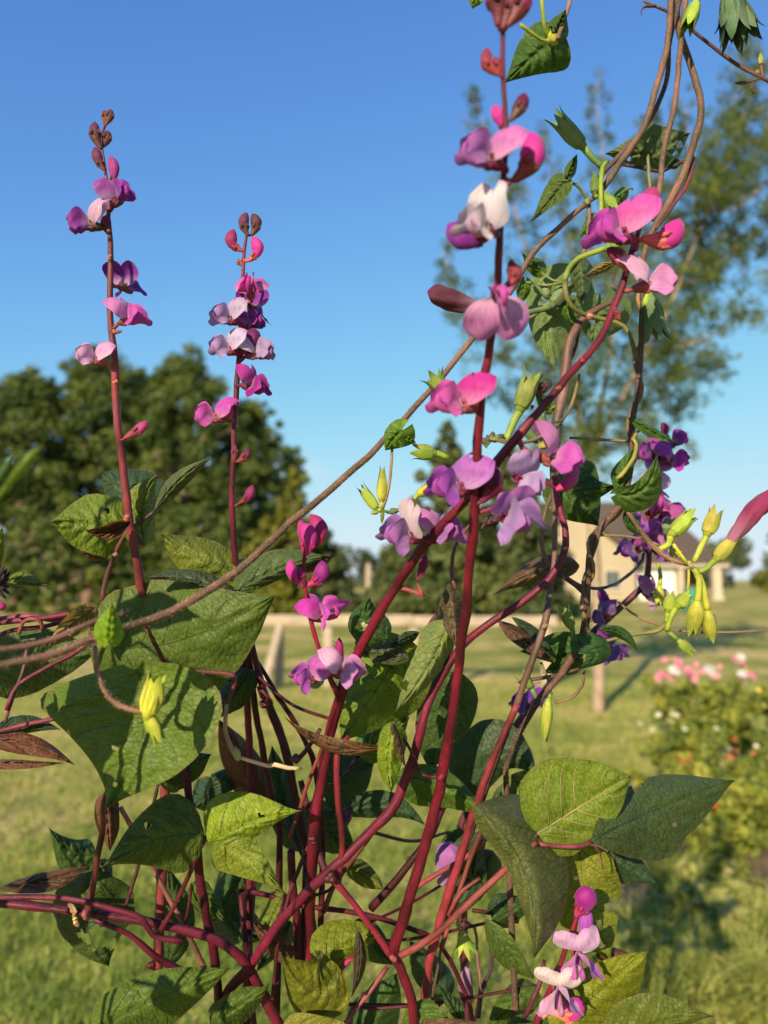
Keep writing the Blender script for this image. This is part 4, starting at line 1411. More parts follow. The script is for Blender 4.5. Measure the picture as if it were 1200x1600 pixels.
# small spike
sE = []
stalk(B, [(530, 1088, .440, 8), (512, 1052, .437, 5.5), (497, 1010, .435, 5), (486, 965, .433, 5), (477, 915, .432, 4.5), (474, 880, .432, 4.5), (478, 850, .432, 4), (480, 820, .433, 2.5)], (.34, .015, .06), name='flower_stalk', store=sE)
bud(B, (480, 865), (474, 818), .430, 13, .16, HOT, MAG, sE, 1, .3)
bud(B, (484, 858), (485, 804), .434, 14, .28, (.5, .03, .16), MAG, sE, 1, .3, dtip=.438)
bud(B, (474, 862), (469, 812), .436, 9, .05, (.55, .03, .20), MAG, sE, 1, .3)
bud(B, (468, 915), (454, 875), .430, 9.5, .10, HOT, MAG, sE, -1, .35)
bud(B, (476, 915), (466, 888), .431, 7, .05, MAG, DARKM, sE, 1, .5)
bud(B, (480, 915), (503, 876), .433, 13, .22, (.36, .02, .24), (.28, .02, .1), sE, 1, .4)
flower(B, 492, 968, .430, 66, (.75, .35, .50), (-.55, .85, .1), (.60, .04, .45), (.70, .12, .55), sE, 0, 2, (.45, .04, .10), keel=HOT)
flower(B, 500, 1060, .434, 62, (-.75, .10, .55), (.3, .95, .1), (.56, .16, .50), (.60, .16, .55), sE, 0, 1, CALG)
flower(B, 515, 1050, .436, 74, (.85, .05, .40), (-.15, .98, .1), PALE, (.72, .38, .58), sE, 0, 1, (.45, .10, .13))
bud(B, (517, 1050), (530, 996), .432, 8, .08, MAG, (.35, .04, .07), sE, 1, .35)
# pale blossom pair low on the leaning stalk
flower(B, 660, 842, .395, 92, (-.80, .15, .50), (.25, .95, .2), (.80, .64, .62), (.48, .28, .56), sB, 3, 1, DARKM, bscale=1.0)
flower(B, 668, 845, .405, 80, (.55, .25, .45), (.1, .95, .1), ROSE, LILAC, sB, 0, 1, DARKM)
bud(B, (652, 905), (664, 866), .416, 7.5, .06, (.30, .02, .08), MAG, None, 1, .35)
stalk(B, [(625, 918, .418, 6), (650, 926, .416, 5), (661, 932, .415, 6), (652, 912, .416, 3)], (.55, .12, .13), name='side_branch')
flower(B, 838, 712, .374, 92, (.85, -.30, .40), (.35, .92, .15), ROSE, (.62, .16, .52), sB, 0, 1, (.42, .10, .12))
bud(B, (868, 765), (897, 730), .380, 12, .18, (.62, .10, .32), MAG, sB, 1, .4)
# blossoms at the top right
flower(B, 990, 375, .392, 100, (-.9, .10, .45), (.05, .98, .15), PINK, (.66, .10, .50), sB, 0, 1, DARKM, bscale=1.05)
bud(B, (1005, 338), (1020, 292), .397, 16, .05, (.52, .05, .16), CALG, sB, 1, .45)
bud(B, (1003, 372), (1062, 342), .394, 20, -.28, HOT, (.34, .07, .08), sB, -1, .42)
bud(B, (980, 425), (948, 388), .392, 12, .10, (.24, .02, .06), (.38, .10, .08), sB, 1, .5)
bud(B, (996, 360), (1000, 330), .396, 11, .05, DARKM, DARKM, sB, 1, .5)
flower(B, 990, 452, .394, 82, (.88, .12, .35), (-.25, .95, .15), (.68, .46, .62), (.74, .40, .60), sB, 1, 1, (.46, .17, .11))
bud(B, (968, 500), (955, 480), .392, 6, .1, PET, PET, sB, 1, .5)
# leaves carried by this plant
leaf(B, (632, 1005), (532, 1158), 70, 66, .475, .470, .018, .012, shape='broad', col=OLIVE, ctrl=(590, 1075), lobe=.05)
leaf(B, (640, 1030), (560, 1018), 14, 22, .462, .458, -.006, .01, shape='lance', col=DULL, under=.7, name='folded_leaf')
leaf(B, (702, 970), (618, 1112), 20, 34, .440, .432, .012, .006, shape='broad', col=YELG, ctrl=(672, 1040), flip=True, ragged=.22, holes=((.78, .85, 7),))
leaf(B, (604, 1000), (578, 934), 34, 28, .452, .448, .010, .014, shape='broad', col=DEEP, ctrl=(575, 970), ragged=.1, holes=((.42, -.25, 5.5),))
leaf(B, (655, 988), (606, 1012), 10, 11, .47, .468, .01, .0, shape='lance', col=BLUE)
leaf(B, (700, 918), (712, 1010), 24, 24, .432, .436, .014, .016, shape='lance', col=(.15, .11, .07), name='shrivelled_leaf', wav=.010, curl=.01)
leaf(B, (725, 945), (655, 998), 26, 16, .462, .468, .012, .01, shape='broad', col=BROWN, flip=True, under=0.0)
leaf(B, (720, 1052), (672, 1205), 44, 46, .49, .495, .018, .012, shape='broad', col=DEEP, ctrl=(690, 1130))
leaf(B, (604, 1166), (444, 1120), 10, 14, .440, .432, .006, -.006, shape='lance', col=(.18, .09, .05), ctrl=(520, 1166), name='dry_leaf', wav=.004)
leaf(B, (616, 1128), (612, 1238), 26, 18, .428, .424, .010, .010, shape='broad', col=LIME, ctrl=(606, 1185), wav=.004)
leaf(B, (612, 1128), (634, 1200), 6, 10, .424, .426, .004, .004, shape='lance', col=(.12, .08, .06), name='dry_leaf')
stalk(B, [(617, 1130, .43, 3), (640, 1170, .438, 3.5), (660, 1210, .445, 4), (682, 1214, .437, 4.5)], CRIMD, name='petiole')
stalk(B, [(712, 920, .435, 4), (705, 895, .437, 4.5), (712, 855, .44, 4), (735, 820, .445, 3.5), (752, 818, .448, 3)], (.25, .10, .09), name='withered_stalk')
for k in range(7):
    bud(B, (752 + 2 * k, 826 - 2 * k), (760 + 4 * k, 806 + 4 * (k % 3)), .446 + .002 * (k % 3), 4.5, .1, (.10, .035, .04), (.08, .03, .03), None, 1, .5, name='dry_bud')

# ---- C: left-hand tall spike
C = thing('hyacinth_bean_plant', 'hyacinth bean plant with a slim spike of well-spaced purple blossoms above curled olive leaves', 'plant', (-0.17, 0.52, 0), BEANS)
sC = []
stalk(C, [(262, 1120, .50, 9), (240, 1000, .485, 9), (218, 905, .47, 9.5), (205, 830, .462, 9), (194, 740, .457, 8.5), (184, 650, .453, 8), (178, 570, .45, 7.5), (173, 500, .45, 6.5), (172, 440, .45, 6), (173, 380, .45, 5.5),
          (170, 340, .45, 5), (172, 310, .45, 4.5), (165, 275, .45, 3.5), (160, 240, .45, 3), (158, 215, .45, 3), (165, 195, .45, 2.5)], (.30, .055, .07), ground=(-0.17, 0.53), store=sC)
for x, y, r in ((180, 519, 8), (181, 597, 7), (197, 808, 11), (170, 362, 6), (173, 402, 8), (186, 518, 6)):
    knob(C, x, y, .446, r, (.34, .10, .08))
bud(C, (165, 195), (172, 170), .449, 7, .10, (.16, .05, .05), (.14, .05, .04), sC, 1, .6)
bud(C, (163, 195), (163, 172), .451, 6, .05, (.16, .05, .05), (.14, .05, .04), sC, 1, .6)
bud(C, (158, 232), (149, 190), .449, 9, .12, (.12, .03, .04), (.10, .035, .035), sC, -1, .6)
bud(C, (160, 230), (168, 204), .452, 8, .1, (.12, .035, .04), (.10, .04, .04), sC, 1, .6)
bud(C, (163, 266), (150, 229), .449, 8.5, .10, (.15, .03, .06), (.12, .04, .04), sC, -1, .4)
bud(C, (172, 290), (172, 244), .448, 9, .14, (.42, .04, .24), CALG, sC, 1, .3)
bud(C, (168, 304), (158, 284), .447, 8, .1, CALG, CALG, sC, -1, .7)
bud(C, (166, 305), (163, 282), .450, 7, .1, CALG, CALG, sC, -1, .7)
flower(C, 177, 322, .447, 62, (.65, .30, .60), (-.30, .95, .1), (.36, .10, .40), (.32, .045, .38), sC, 2, 0, CALG)
flower(C, 160, 356, .448, 66, (-.88, .05, .40), (.15, .98, .1), (.66, .42, .58), (.26, .05, .32), sC, 1, 0, (.10, .04, .04))
bud(C, (170, 366), (167, 336), .449, 9, .1, DARKM, DARKM, sC, -1, .5)
flower(C, 186, 448, .462, 62, (.15, .25, -.95), (.0, .95, .25), (.24, .03, .30), (.30, .04, .34), sC, 2, 1, (.10, .04, .04), bscale=1.05)
flower(C, 187, 505, .448, 62, (.85, .15, .40), (-.30, .95, .1), (.70, .32, .55), (.70, .14, .50), sC, 0, 1, (.40, .16, .10))
flower(C, 164, 568, .447, 58, (-.80, .20, .50), (.35, .92, .1), (.66, .42, .62), (.72, .50, .66), sC, 0, 1, (.42, .16, .12))
bud(C, (196, 684), (230, 658), .448, 9, .06, (.55, .06, .20), (.30, .05, .08), sC, 1, .5)
bud(C, (194, 684), (212, 672), .45, 6, .06, (.3, .05, .08), (.30, .05, .08), sC, 1, .6)
leaf(C, (203, 822), (80, 815), 52, 48, .468, .452, .006, .012, shape='broad', col=OLIVE, ctrl=(142, 818), holes=((.3, .5, 4),))
leaf(C, (204, 815), (132, 828), 12, 14, .456, .444, -.004, -.006, shape='lance', col=BROWN, name='curled_rim', ctrl=(170, 832), curl=-.006)
leaf(C, (226, 852), (246, 742), 32, 22, .470, .476, -.006, .014, shape='broad', col=OLIVE, ctrl=(222, 792))
leaf(C, (242, 798), (329, 717), 13, 15, .470, .462, .006, .012, shape='lance', col=DULL, under=0.2, ctrl=(282, 748))
leaf(C, (246, 802), (158, 738), 42, 46, .505, .52, .01, .02, shape='broad', col=BLUE)
leaf(C, (150, 785), (118, 772), 8, 8, .49, .485, .006, .0, shape='lance', col=BLUE)
leaf(C, (172, 868), (118, 858), 12, 7, .475, .47, .004, .0, shape='lance', col=BROWN)
stalk(C, [(160, 940, .48, 5), (166, 905, .475, 5), (178, 868, .472, 5), (197, 832, .468, 5), (225, 812, .47, 4), (243, 797, .47, 3.5)], (.20, .085, .085), name='petiole')
stalk(C, [(226, 852, .47, 3.5), (210, 836, .468, 4), (198, 832, .468, 4)], (.20, .085, .085), name='petiole')
knob(C, 180, 866, .468, 8, (.2, .09, .08))

# ---- D: second spike, crowded
D = thing('hyacinth_bean_plant', 'hyacinth bean plant with a shorter crowded spike of grey-lilac and magenta blossoms', 'plant', (-0.09, 0.53, 0), BEANS)
sD = []
stalk(D, [(392, 1210, .52, 8), (385, 1080, .505, 8), (374, 960, .49, 8), (367, 870, .478, 7), (363, 790, .472, 6.5), (364, 715, .468, 6), (368, 640, .466, 6), (372, 575, .465, 5.5), (376, 510, .464, 5), (379, 440, .463, 4), (382, 390, .462, 3.5), (388, 352, .462, 2.5)],
      (.24, .025, .06), ground=(-0.09, 0.54), store=sD)
bud(D, (388, 368), (386, 332), .461, 8.5, .18, (.14, .04, .05), (.12, .045, .04), sD, -1, .45)
bud(D, (392, 368), (394, 334), .463, 9.5, .22, (.13, .04, .05), (.12, .045, .04), sD, 1, .45)
bud(D, (378, 392), (366, 358), .461, 10, .30, (.36, .03, .09), (.24, .04, .05), sD, -1, .3)
bud(D, (388, 408), (394, 370), .460, 10.5, .30, HOT, (.28, .06, .06), sD, 1, .3)
bud(D, (380, 415), (372, 405), .462, 5, .1, (.2, .1, .07), (.2, .1, .07), sD, -1, .6)
flower(D, 393, 468, .459, 60, (.05, .45, .85), (.05, .95, -.3), PINK, HOT, sD, 2, 0, (.20, .05, .07), bscale=1.0)
flower(D, 390, 478, .472, 60, (.1, -.2, -.9), (.0, .95, .1), PURP, PURP, None, 2, 1, (.12, .03, .05))
flower(D, 374, 505, .460, 60, (-.80, .15, .50), (.25, .95, .1), GREYL, (.48, .36, .60), sD, 0, 1, DARKM)
flower(D, 373, 552, .460, 60, (-.82, .15, .50), (.25, .95, .1), (.56, .52, .66), (.48, .36, .60), sD, 0, 1, DARKM)
flower(D, 380, 520, .468, 54, (.5, .3, .3), (0, .95, .1), PURP, PURP, sD, 2, 0, DARKM)
bud(D, (380, 552), (396, 512), .460, 15, .10, (.18, .015, .11), DARKM, sD, 1, .3)
flower(D, 385, 557, .462, 62, (.88, .10, .35), (-.1, .98, .1), (.54, .48, .64), (.40, .30, .54), sD, 1, 0, (.12, .03, .06))
flower(D, 378, 602, .461, 60, (.80, -.20, .45), (.1, .95, .2), (.52, .05, .32), (.36, .02, .26), sD, 0, 1, DARKM, bscale=.9)
flower(D, 352, 656, .461, 62, (-.88, .10, .40), (.2, .95, .1), (.60, .12, .46), (.74, .16, .48), sD, 1, 1, (.30, .07, .07))
bud(D, (358, 656), (352, 626), .458, 8.5, .04, (.20, .02, .04), (.20, .03, .04), sD, 1, .6)
bud(D, (370, 722), (390, 702), .465, 8, .1, (.18, .02, .06), (.13, .03, .04), sD, 1, .5)
bud(D, (366, 722), (366, 694), .466, 6, .02, (.16, .02, .05), (.13, .03, .04), sD, 1, .6)
bud(D, (374, 786), (394, 758), .470, 8.5, .16, (.32, .02, .12), (.16, .03, .04), sD, 1, .35)
leaf(D, (390, 902), (250, 834), 40, 32, .480, .468, .004, .015, shape='broad', col=OLIVE, ctrl=(316, 872))
leaf(D, (372, 935), (226, 904), 6, 20, .462, .452, .000, .012, shape='lance', col=(.075, .095, .065), ctrl=(300, 908), under=.8)
leaf(D, (372, 922), (524, 870), 34, 16, .472, .460, .012, .004, shape='bean', col=(.085, .115, .05), ctrl=(445, 886), lobe=.04)
leaf(D, (468, 892), (524, 866), 10, 12, .475, .47, .0, .006, shape='lance', col=BROWN, flip=True, under=0.0)
stalk(D, [(395, 1010, .49, 4), (390, 950, .485, 4.5), (385, 915, .478, 4), (374, 925, .474, 3.5)], (.30, .06, .09), name='petiole')
# dark twined stems below
stalk(D, [(437, 1300, .52, 7), (425, 1240, .51, 7), (412, 1190, .505, 7), (400, 1110, .50, 7.5), (390, 1035, .495, 7), (388, 985, .49, 5)], CRIMD, name='stem', ground=(-0.085, .55))
stalk(D, [(480, 1330, .515, 8), (462, 1250, .51, 8.5), (450, 1190, .505, 9), (430, 1130, .50, 10), (413, 1080, .495, 8), (398, 1030, .49, 7), (390, 985, .488, 5)], (.10, .020, .045), name='twining_stem', ground=(-0.075, .56))
stalk(D, [(505, 1300, .52, 6), (490, 1190, .515, 6), (460, 1130, .51, 6), (430, 1080, .505, 5.5), (400, 1030, .50, 4)], CRIMD, name='stem', ground=(-0.055, .57))
stalk(D, [(410, 1090, .492, 4), (405, 1075, .488, 4.5), (418, 1088, .486, 4), (424, 1100, .488, 5)], CRIMD, name='tendril')
knob(D, 412, 1100, .488, 11, CRIMD, 2)
knob(D, 462, 1182, .495, 12, (.08, .03, .045), 3)
stalk(D, [(462, 1190, .498, 6), (480, 1170, .49, 5), (500, 1140, .48, 4)], (.16, .04, .06), name='petiole')
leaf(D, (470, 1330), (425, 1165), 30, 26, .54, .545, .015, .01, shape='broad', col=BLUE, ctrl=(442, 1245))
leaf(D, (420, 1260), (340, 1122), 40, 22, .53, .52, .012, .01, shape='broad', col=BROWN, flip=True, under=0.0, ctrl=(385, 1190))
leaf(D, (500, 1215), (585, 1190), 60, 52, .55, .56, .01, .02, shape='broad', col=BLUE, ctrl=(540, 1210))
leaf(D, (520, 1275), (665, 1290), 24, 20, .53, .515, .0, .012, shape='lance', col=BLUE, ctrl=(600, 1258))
leaf(D, (505, 1068), (462, 1045), 14, 16, .50, .505, .006, .01, shape='broad', col=BLUE)
for k in range(8):
    bud(D, (540 + k % 3, 1295 - 3 * k), (532 + 5 * (k % 4), 1275 - 5 * (k // 2)), .49 + .002 * (k % 3), 5, .1, (.09, .045, .06), (.07, .04, .05), None, 1, .5, name='dry_bud')

# ---- H: lower left plant, thick runner and broad leaves
H = thing('hyacinth_bean_plant', 'hyacinth bean plant with big puckered leaves and a thick low maroon runner', 'plant', (-0.20, 0.52, 0), BEANS)
leaf(H, (158, 1008), (430, 930), 100, 120, .470, .448, .014, .022, shape='broad', col=(.095, .140, .030), ctrl=(280, 1000), lobe=.06, wav=.004)
leaf(H, (212, 1046), (165, 1264), 122, 172, .398, .390, -.012, .024, shape='bean', col=(.115, .160, .030), ctrl=(222, 1150), lobe=.05, holes=((.62, .28, 4), (.85, .3, 4)), wav=.003)
leaf(H, (319, 1306), (158, 1357), 58, 64, .440, .428, .012, .012, col=(.095, .140, .028), ctrl=(245, 1312), shape='bean', holes=((.55, .55, 4.5),))
leaf(H, (326, 1316), (472, 1267), 62, 26, .438, .426, .012, .006, col=LIME, ctrl=(392, 1286), shape='bean', holes=((.62, -.15, 3.5),))
leaf(H, (338, 1318), (446, 1398), 36, 42, .436, .428, .006, .012, col=(.21, .24, .04), ctrl=(386, 1340), shape='bean', lobe=.03)
stalk(H, [(245, 1462, .455, 7), (262, 1435, .452, 5), (290, 1380, .448, 5), (308, 1335, .445, 5), (322, 1308, .440, 5)], (.15, .018, .035), name='petiole')
stalk(H, [(320, 1306, .441, 4), (330, 1314, .44, 4.5), (342, 1322, .438, 3.5)], CRIMD, name='petiole')
sH = []
stalk(H, [(470, 1690, .50, 11), (430, 1590, .485, 12), (395, 1525, .475, 11), (358, 1480, .468, 10.5), (300, 1456, .462, 9.5), (230, 1440, .457, 9.5), (150, 1428, .452, 9), (70, 1418, .448, 9.5), (-30, 1408, .445, 9)], (.17, .014, .045), name='runner', ground=(-.06, .54), store=sH)
stalk(H, [(285, 1470, .452, 7), (240, 1462, .448, 6), (222, 1436, .446, 6), (190, 1424, .444, 6), (100, 1404, .442, 6), (-20, 1402, .44, 6)], (.20, .016, .05), name='twining_stem')
stalk(H, [(325, 1530, .478, 8), (280, 1515, .472, 8), (240, 1492, .466, 7), (200, 1460, .46, 6), (148, 1436, .454, 6)], (.15, .014, .04), name='side_branch')
stalk(H, [(350, 1690, .50, 9), (338, 1520, .48, 9), (322, 1430, .475, 10), (308, 1330, .47, 9), (295, 1240, .465, 9), (286, 1180, .462, 8)], (.10, .008, .025), name='stem', ground=(-.10, .55))
stalk(H, [(322, 1518, .485, 6), (285, 1440, .48, 5.5), (250, 1380, .478, 5), (215, 1310, .475, 5), (188, 1262, .47, 5)], (.42, .17, .14), name='petiole')
stalk(H, [(138, 1428, .448, 10), (144, 1390, .446, 7), (152, 1340, .440, 7), (160, 1290, .43, 6), (162, 1252, .41, 5), (190, 1180, .405, 3)], (.20, .05, .05), name='petiole')
knob(H, 136, 1428, .445, 14, (.20, .06, .06), 2)
knob(H, 236, 1508, .462, 12, CRIMD, 2)
for k in range(5):
    bud(H, (120 - k, 1425 + 2 * k), (104 + 5 * k, 1412 + 9 * k), .446, 4, .1, (.45, .30, .12), (.42, .30, .12), None, 1, .5, name='dry_bract')
leaf(H, (150, 1360), (170, 1510), 78, 50, .50, .492, .012, .014, shape='broad', col=(.050, .085, .022), ctrl=(135, 1440), ragged=.12, holes=((.72, -.42, 20), (.68, -.1, 16), (.78, .15, 5), (.62, .3, 6)))
leaf(H, (0, 1388), (142, 1352), 12, 20, .49, .478, .004, -.006, shape='lance', col=(.10, .055, .035), ctrl=(80, 1372), wav=.005)
leaf(H, (150, 1335), (76, 1292), 40, 26, .52, .512, .01, .012, shape='bean', col=DEEP, ctrl=(112, 1330))
leaf(H, (165, 1240), (172, 1330), 20, 20, .46, .465, .01, .008, shape='broad', col=(.10, .055, .035), flip=True, under=0.1)
leaf(H, (150, 1345), (172, 1382), 18, 16, .515, .52, .01, .0, shape='broad', col=BLUE)
leaf(H, (148, 1606), (360, 1512), 44, 50, .452, .440, .010, .016, shape='broad', col=(.100, .150, .028), ctrl=(245, 1560))
leaf(H, (262, 1512), (262, 1352), 30, 38, .515, .52, .012, .01, shape='lance', col=DEEP, ctrl=(268, 1430))
leaf(H, (352, 1240), (330, 1210), 30, 46, .53, .535, .02, .014, shape='broad', col=BLUE, ctrl=(345, 1225))
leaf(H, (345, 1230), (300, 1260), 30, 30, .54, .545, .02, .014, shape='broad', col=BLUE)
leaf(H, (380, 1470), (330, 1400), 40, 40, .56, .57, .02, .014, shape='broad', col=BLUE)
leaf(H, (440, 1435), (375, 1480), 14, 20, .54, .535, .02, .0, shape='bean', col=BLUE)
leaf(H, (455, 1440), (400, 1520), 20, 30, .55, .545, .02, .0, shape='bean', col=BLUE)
# leaves at the left rim
leaf(H, (-30, 1052), (155, 1015), 52, 50, .50, .495, .004, .02, shape='broad', col=(.080, .120, .045), ctrl=(60, 1030), lobe=.02, wav=.004)
leaf(H, (-40, 1160), (118, 1196), 18, 18, .455, .448, .01, -.008, shape='lance', col=(.085, .030, .022), ctrl=(40, 1162), flip=True, under=0.0)
leaf(H, (-40, 1190), (100, 1192), 4, 12, .452, .45, .0, -.004, shape='lance', col=(.11, .05, .04), flip=True, under=0.0)
leaf(H, (-20, 1150), (95, 1140), 22, 8, .465, .46, .014, .0, shape='lance', col=BLUE, ctrl=(40, 1138))
stalk(H, [(-20, 1148, .455, 4), (40, 1132, .455, 4.5), (95, 1120, .456, 5), (140, 1105, .465, 4)], (.34, .05, .09), name='petiole')
leaf(H, (150, 950), (75, 1012), 22, 16, .465, .46, .01, -.01, shape='broad', col=TAN, ctrl=(112, 975), name='dry_leaf', wav=.005)
leaf(H, (148, 968), (140, 1012), 20, 6, .45, .445, .0, .006, shape='broad', col=(.30, .19, .09), name='dry_leaf')
stalk(H, [(-30, 978, .47, 5), (40, 968, .47, 6), (100, 960, .472, 5), (150, 955, .475, 5)], (.28, .03, .07), name='stem')
stalk(H, [(-30, 972, .475, 5), (50, 962, .474, 6), (95, 968, .476, 5), (145, 950, .478, 4.5)], (.42, .06, .11), name='twining_stem')
stalk(H, [(-20, 1000, .48, 5), (20, 985, .478, 5), (70, 978, .48, 5), (130, 962, .482, 4)], (.20, .02, .05), name='stem')
stalk(H, [(30, 990, .465, 4), (36, 972, .463, 4), (50, 966, .462, 4), (64, 972, .464, 4), (66, 985, .466, 4)], (.48, .14, .13), name='tendril')
stalk(H, [(10, 1110, .44, 4), (28, 1070, .445, 5), (70, 1045, .45, 5), (110, 1025, .455, 5), (145, 1000, .46, 5)], (.18, .02, .05), name='petiole')
stalk(H, [(8, 1130, .44, 3), (20, 1090, .446, 4), (38, 1040, .452, 4), (45, 1000, .46, 4)], (.14, .05, .05), name='petiole')
flower(H, -58, 1085, .37, 70, (.8, .1, .5), (-.2, .95, .1), (.40, .06, .42), (.44, .05, .44), None, 0, 1, DARKM)
flower(H, -68, 490, .40, 66, (.85, .1, .4), (-.2, .95, .1), PINK, (.62, .14, .5), None, 0, 1, DARKM)
leaf(H, (-14, 900), (4, 822), 16, 12, .42, .415, .01, .006, shape='broad', col=YELG)
leaf(H, (12, 910), (82, 917), 18, 5, .452, .446, .006, .004, shape='bean', col=OLIVE, ctrl=(45, 912))
for k in range(14):
    bud(H, (-6 + k % 4, 902 + (k % 5) * 4), (6 + (k % 3) * 5, 884 + 4 * k), .452 + .002 * (k % 3), 3, .1, (.055, .025, .045), (.05, .025, .04), None, 1, .5, name='dry_bud')
bud(H, (-10, 948), (9, 944), .452, 7, .1, MAG, MAG, None, 1, .3)
stalk(H, [(-60, 1250, .47, 6), (-40, 1100, .465, 6), (-34, 960, .46, 6), (-20, 912, .455, 4), (-8, 905, .452, 4)], (.2, .03, .06), name='stem', ground=(-.30, .52))
stalk(H, [(-50, 1000, .45, 5), (-46, 800, .43, 4), (-44, 600, .41, 4), (-36, 492, .40, 4)], (.28, .03, .06), name='flower_stalk')
# cup-shaped pair at the bottom
leaf(H, (530, 1512), (440, 1492), 50, 62, .446, .430, .004, -.002, shape='broad', col=(.155, .175, .020), ctrl=(492, 1548), curl=-.008)
leaf(H, (498, 1515), (596, 1462), 46, 22, .452, .458, .01, .006, shape='broad', col=(.165, .185, .020), ctrl=(545, 1475))
leaf(H, (558, 1452), (548, 1560), 10, 10, .440, .440, .006, .006, shape='lance', col=(.085, .075, .045), name='folded_leaf', ctrl=(562, 1505))
leaf(H, (440, 1608), (560, 1612), 26, 10, .425, .42, .0, .0, shape='broad', col=(.20, .20, .03))
leaf(H, (560, 1640), (620, 1520), 40, 40, .56, .57, .01, .02, shape='broad', col=DEEP)
stalk(H, [(520, 1530, .452, 5), (545, 1500, .456, 5), (560, 1500, .458, 4)], (.5, .03, .12), name='petiole')
# stems crossing behind
stalk(H, [(375, 1390, .50, 5.5), (420, 1400, .502, 5.5), (470, 1415, .505, 5.5), (550, 1425, .508, 5.5), (640, 1450, .512, 5.5), (690, 1480, .515, 5), (730, 1560, .515, 5), (745, 1640, .515, 5)], (.15, .012, .035), name='runner', ground=(.05, .58))
stalk(H, [(470, 1690, .51, 8), (468, 1500, .505, 8.5), (460, 1400, .50, 9), (455, 1330, .498, 8)], (.12, .010, .03), name='stem', ground=(-.05, .57))
stalk(H, [(580, 1420, .50, 9), (610, 1385, .498, 9), (640, 1350, .496, 8), (680, 1290, .495, 7), (705, 1230, .494, 6)], CRIMD, name='side_branch')
stalk(H, [(425, 1560, .475, 4), (440, 1440, .48, 4.5), (470, 1350, .485, 4.5), (500, 1290, .485, 4.5)], (.12, .02, .04), name='petiole')
stalk(H, [(505, 1425, .49, 6), (525, 1380, .488, 5), (560, 1330, .486, 5), (610, 1265, .484, 4)], (.28, .07, .07), name='petiole')

# smaller leaves packed among the stems
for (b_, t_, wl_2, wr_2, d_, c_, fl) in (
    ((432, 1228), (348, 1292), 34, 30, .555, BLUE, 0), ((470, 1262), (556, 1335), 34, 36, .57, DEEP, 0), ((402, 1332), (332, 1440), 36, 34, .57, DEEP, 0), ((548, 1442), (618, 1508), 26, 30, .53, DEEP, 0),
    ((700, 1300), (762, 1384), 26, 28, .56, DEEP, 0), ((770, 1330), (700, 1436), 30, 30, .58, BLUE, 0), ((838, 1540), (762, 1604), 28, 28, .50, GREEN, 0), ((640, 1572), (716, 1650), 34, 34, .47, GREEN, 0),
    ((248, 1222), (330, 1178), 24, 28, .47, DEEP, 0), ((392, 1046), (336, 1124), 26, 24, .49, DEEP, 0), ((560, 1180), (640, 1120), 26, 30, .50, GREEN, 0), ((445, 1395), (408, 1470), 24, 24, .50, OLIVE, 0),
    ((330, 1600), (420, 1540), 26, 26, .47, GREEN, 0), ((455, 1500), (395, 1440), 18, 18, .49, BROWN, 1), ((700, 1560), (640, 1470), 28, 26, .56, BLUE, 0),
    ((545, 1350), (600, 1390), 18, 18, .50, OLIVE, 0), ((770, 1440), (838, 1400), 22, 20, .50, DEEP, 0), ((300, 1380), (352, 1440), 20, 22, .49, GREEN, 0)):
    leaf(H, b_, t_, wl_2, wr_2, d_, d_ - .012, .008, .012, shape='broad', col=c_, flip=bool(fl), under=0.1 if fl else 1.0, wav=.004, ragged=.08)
    q_ = min(sH + sB, key=lambda s_: (s_[0] - P(b_[0], b_[1], d_)).length)[0]
    pb_ = P(b_[0], b_[1], d_)
    v_, f_, u_ = tube_data([Vector(a) for a in catmull([tuple(q_), tuple(q_.lerp(pb_, .5) + Vector((0, 0, -.006))), tuple(pb_)], .005)], [.0011] * len(catmull([tuple(q_), tuple(q_.lerp(pb_, .5) + Vector((0, 0, -.006))), tuple(pb_)], .005)), 6)
    mesh_obj('petiole', v_, f_, M['stem'], H, u_, None, True, CRIMD)
# added unseen leaves and stems, put towards the sun to shade leaves and blossoms
for a_ in ((192, 1118, .40, 130, 80, .22, 1.55), (255, 975, .462, 95, 42, .25, .1), (235, 1300, .437, 85, 62, .24, 2.9), (125, 1430, .50, 75, 60, .25, .6), (358, 525, .462, 62, 34, .22, 1.2),
           (150, 318, .448, 50, 30, .20, .8), (300, 1560, .445, 60, 30, .24, .3), (60, 1050, .498, 80, 40, .24, .2)):
    shade_leaf(H, *a_)

# ---- F: the brown-and-pink long stem and the spike behind it on the right
Fp = thing('hyacinth_bean_plant', 'hyacinth bean plant with a shaded purple spike behind the starburst of yellow-green buds', 'plant', (0.18, 0.70, 0), BEANS)
sF = []
stalk(Fp, [(720, 1290, .60, 8), (760, 1200, .60, 8), (810, 1130, .60, 9), (860, 1068, .60, 8), (910, 1005, .60, 8), (955, 962, .60, 7), (1002, 920, .60, 7), (1012, 890, .60, 6.5), (1016, 850, .60, 6), (1018, 800, .60, 4.5), (1026, 740, .60, 4), (1034, 690, .60, 3), (1034, 665, .60, 2)],
      (.14, .035, .06), ground=(.10, .72), store=sF)
knob(Fp, 1005, 905, .595, 11, (.12, .05, .08), 2)
FC = ((.40, .07, .36), (.34, .06, .32))
flower(Fp, 1034, 722, .59, 52, (.8, .0, .55), (-.1, .95, .2), (.46, .05, .40), (.50, .05, .40), sF, 0, 1, DARKM)
flower(Fp, 1026, 715, .60, 54, (-.75, .1, .5), (.1, .95, .1), *FC, sF, 1, 0, DARKM)
flower(Fp, 1040, 700, .60, 48, (.6, .4, .4), (-.2, .95, .1), *FC, sF, 1, 0, DARKM)
flower(Fp, 1030, 735, .61, 52, (-.4, -.3, .6), (.1, .95, .1), *FC, sF, 1, 0, DARKM)
bud(Fp, (1036, 690), (1012, 662), .60, 8, .2, PURP, DARKM, sF, -1, .3)
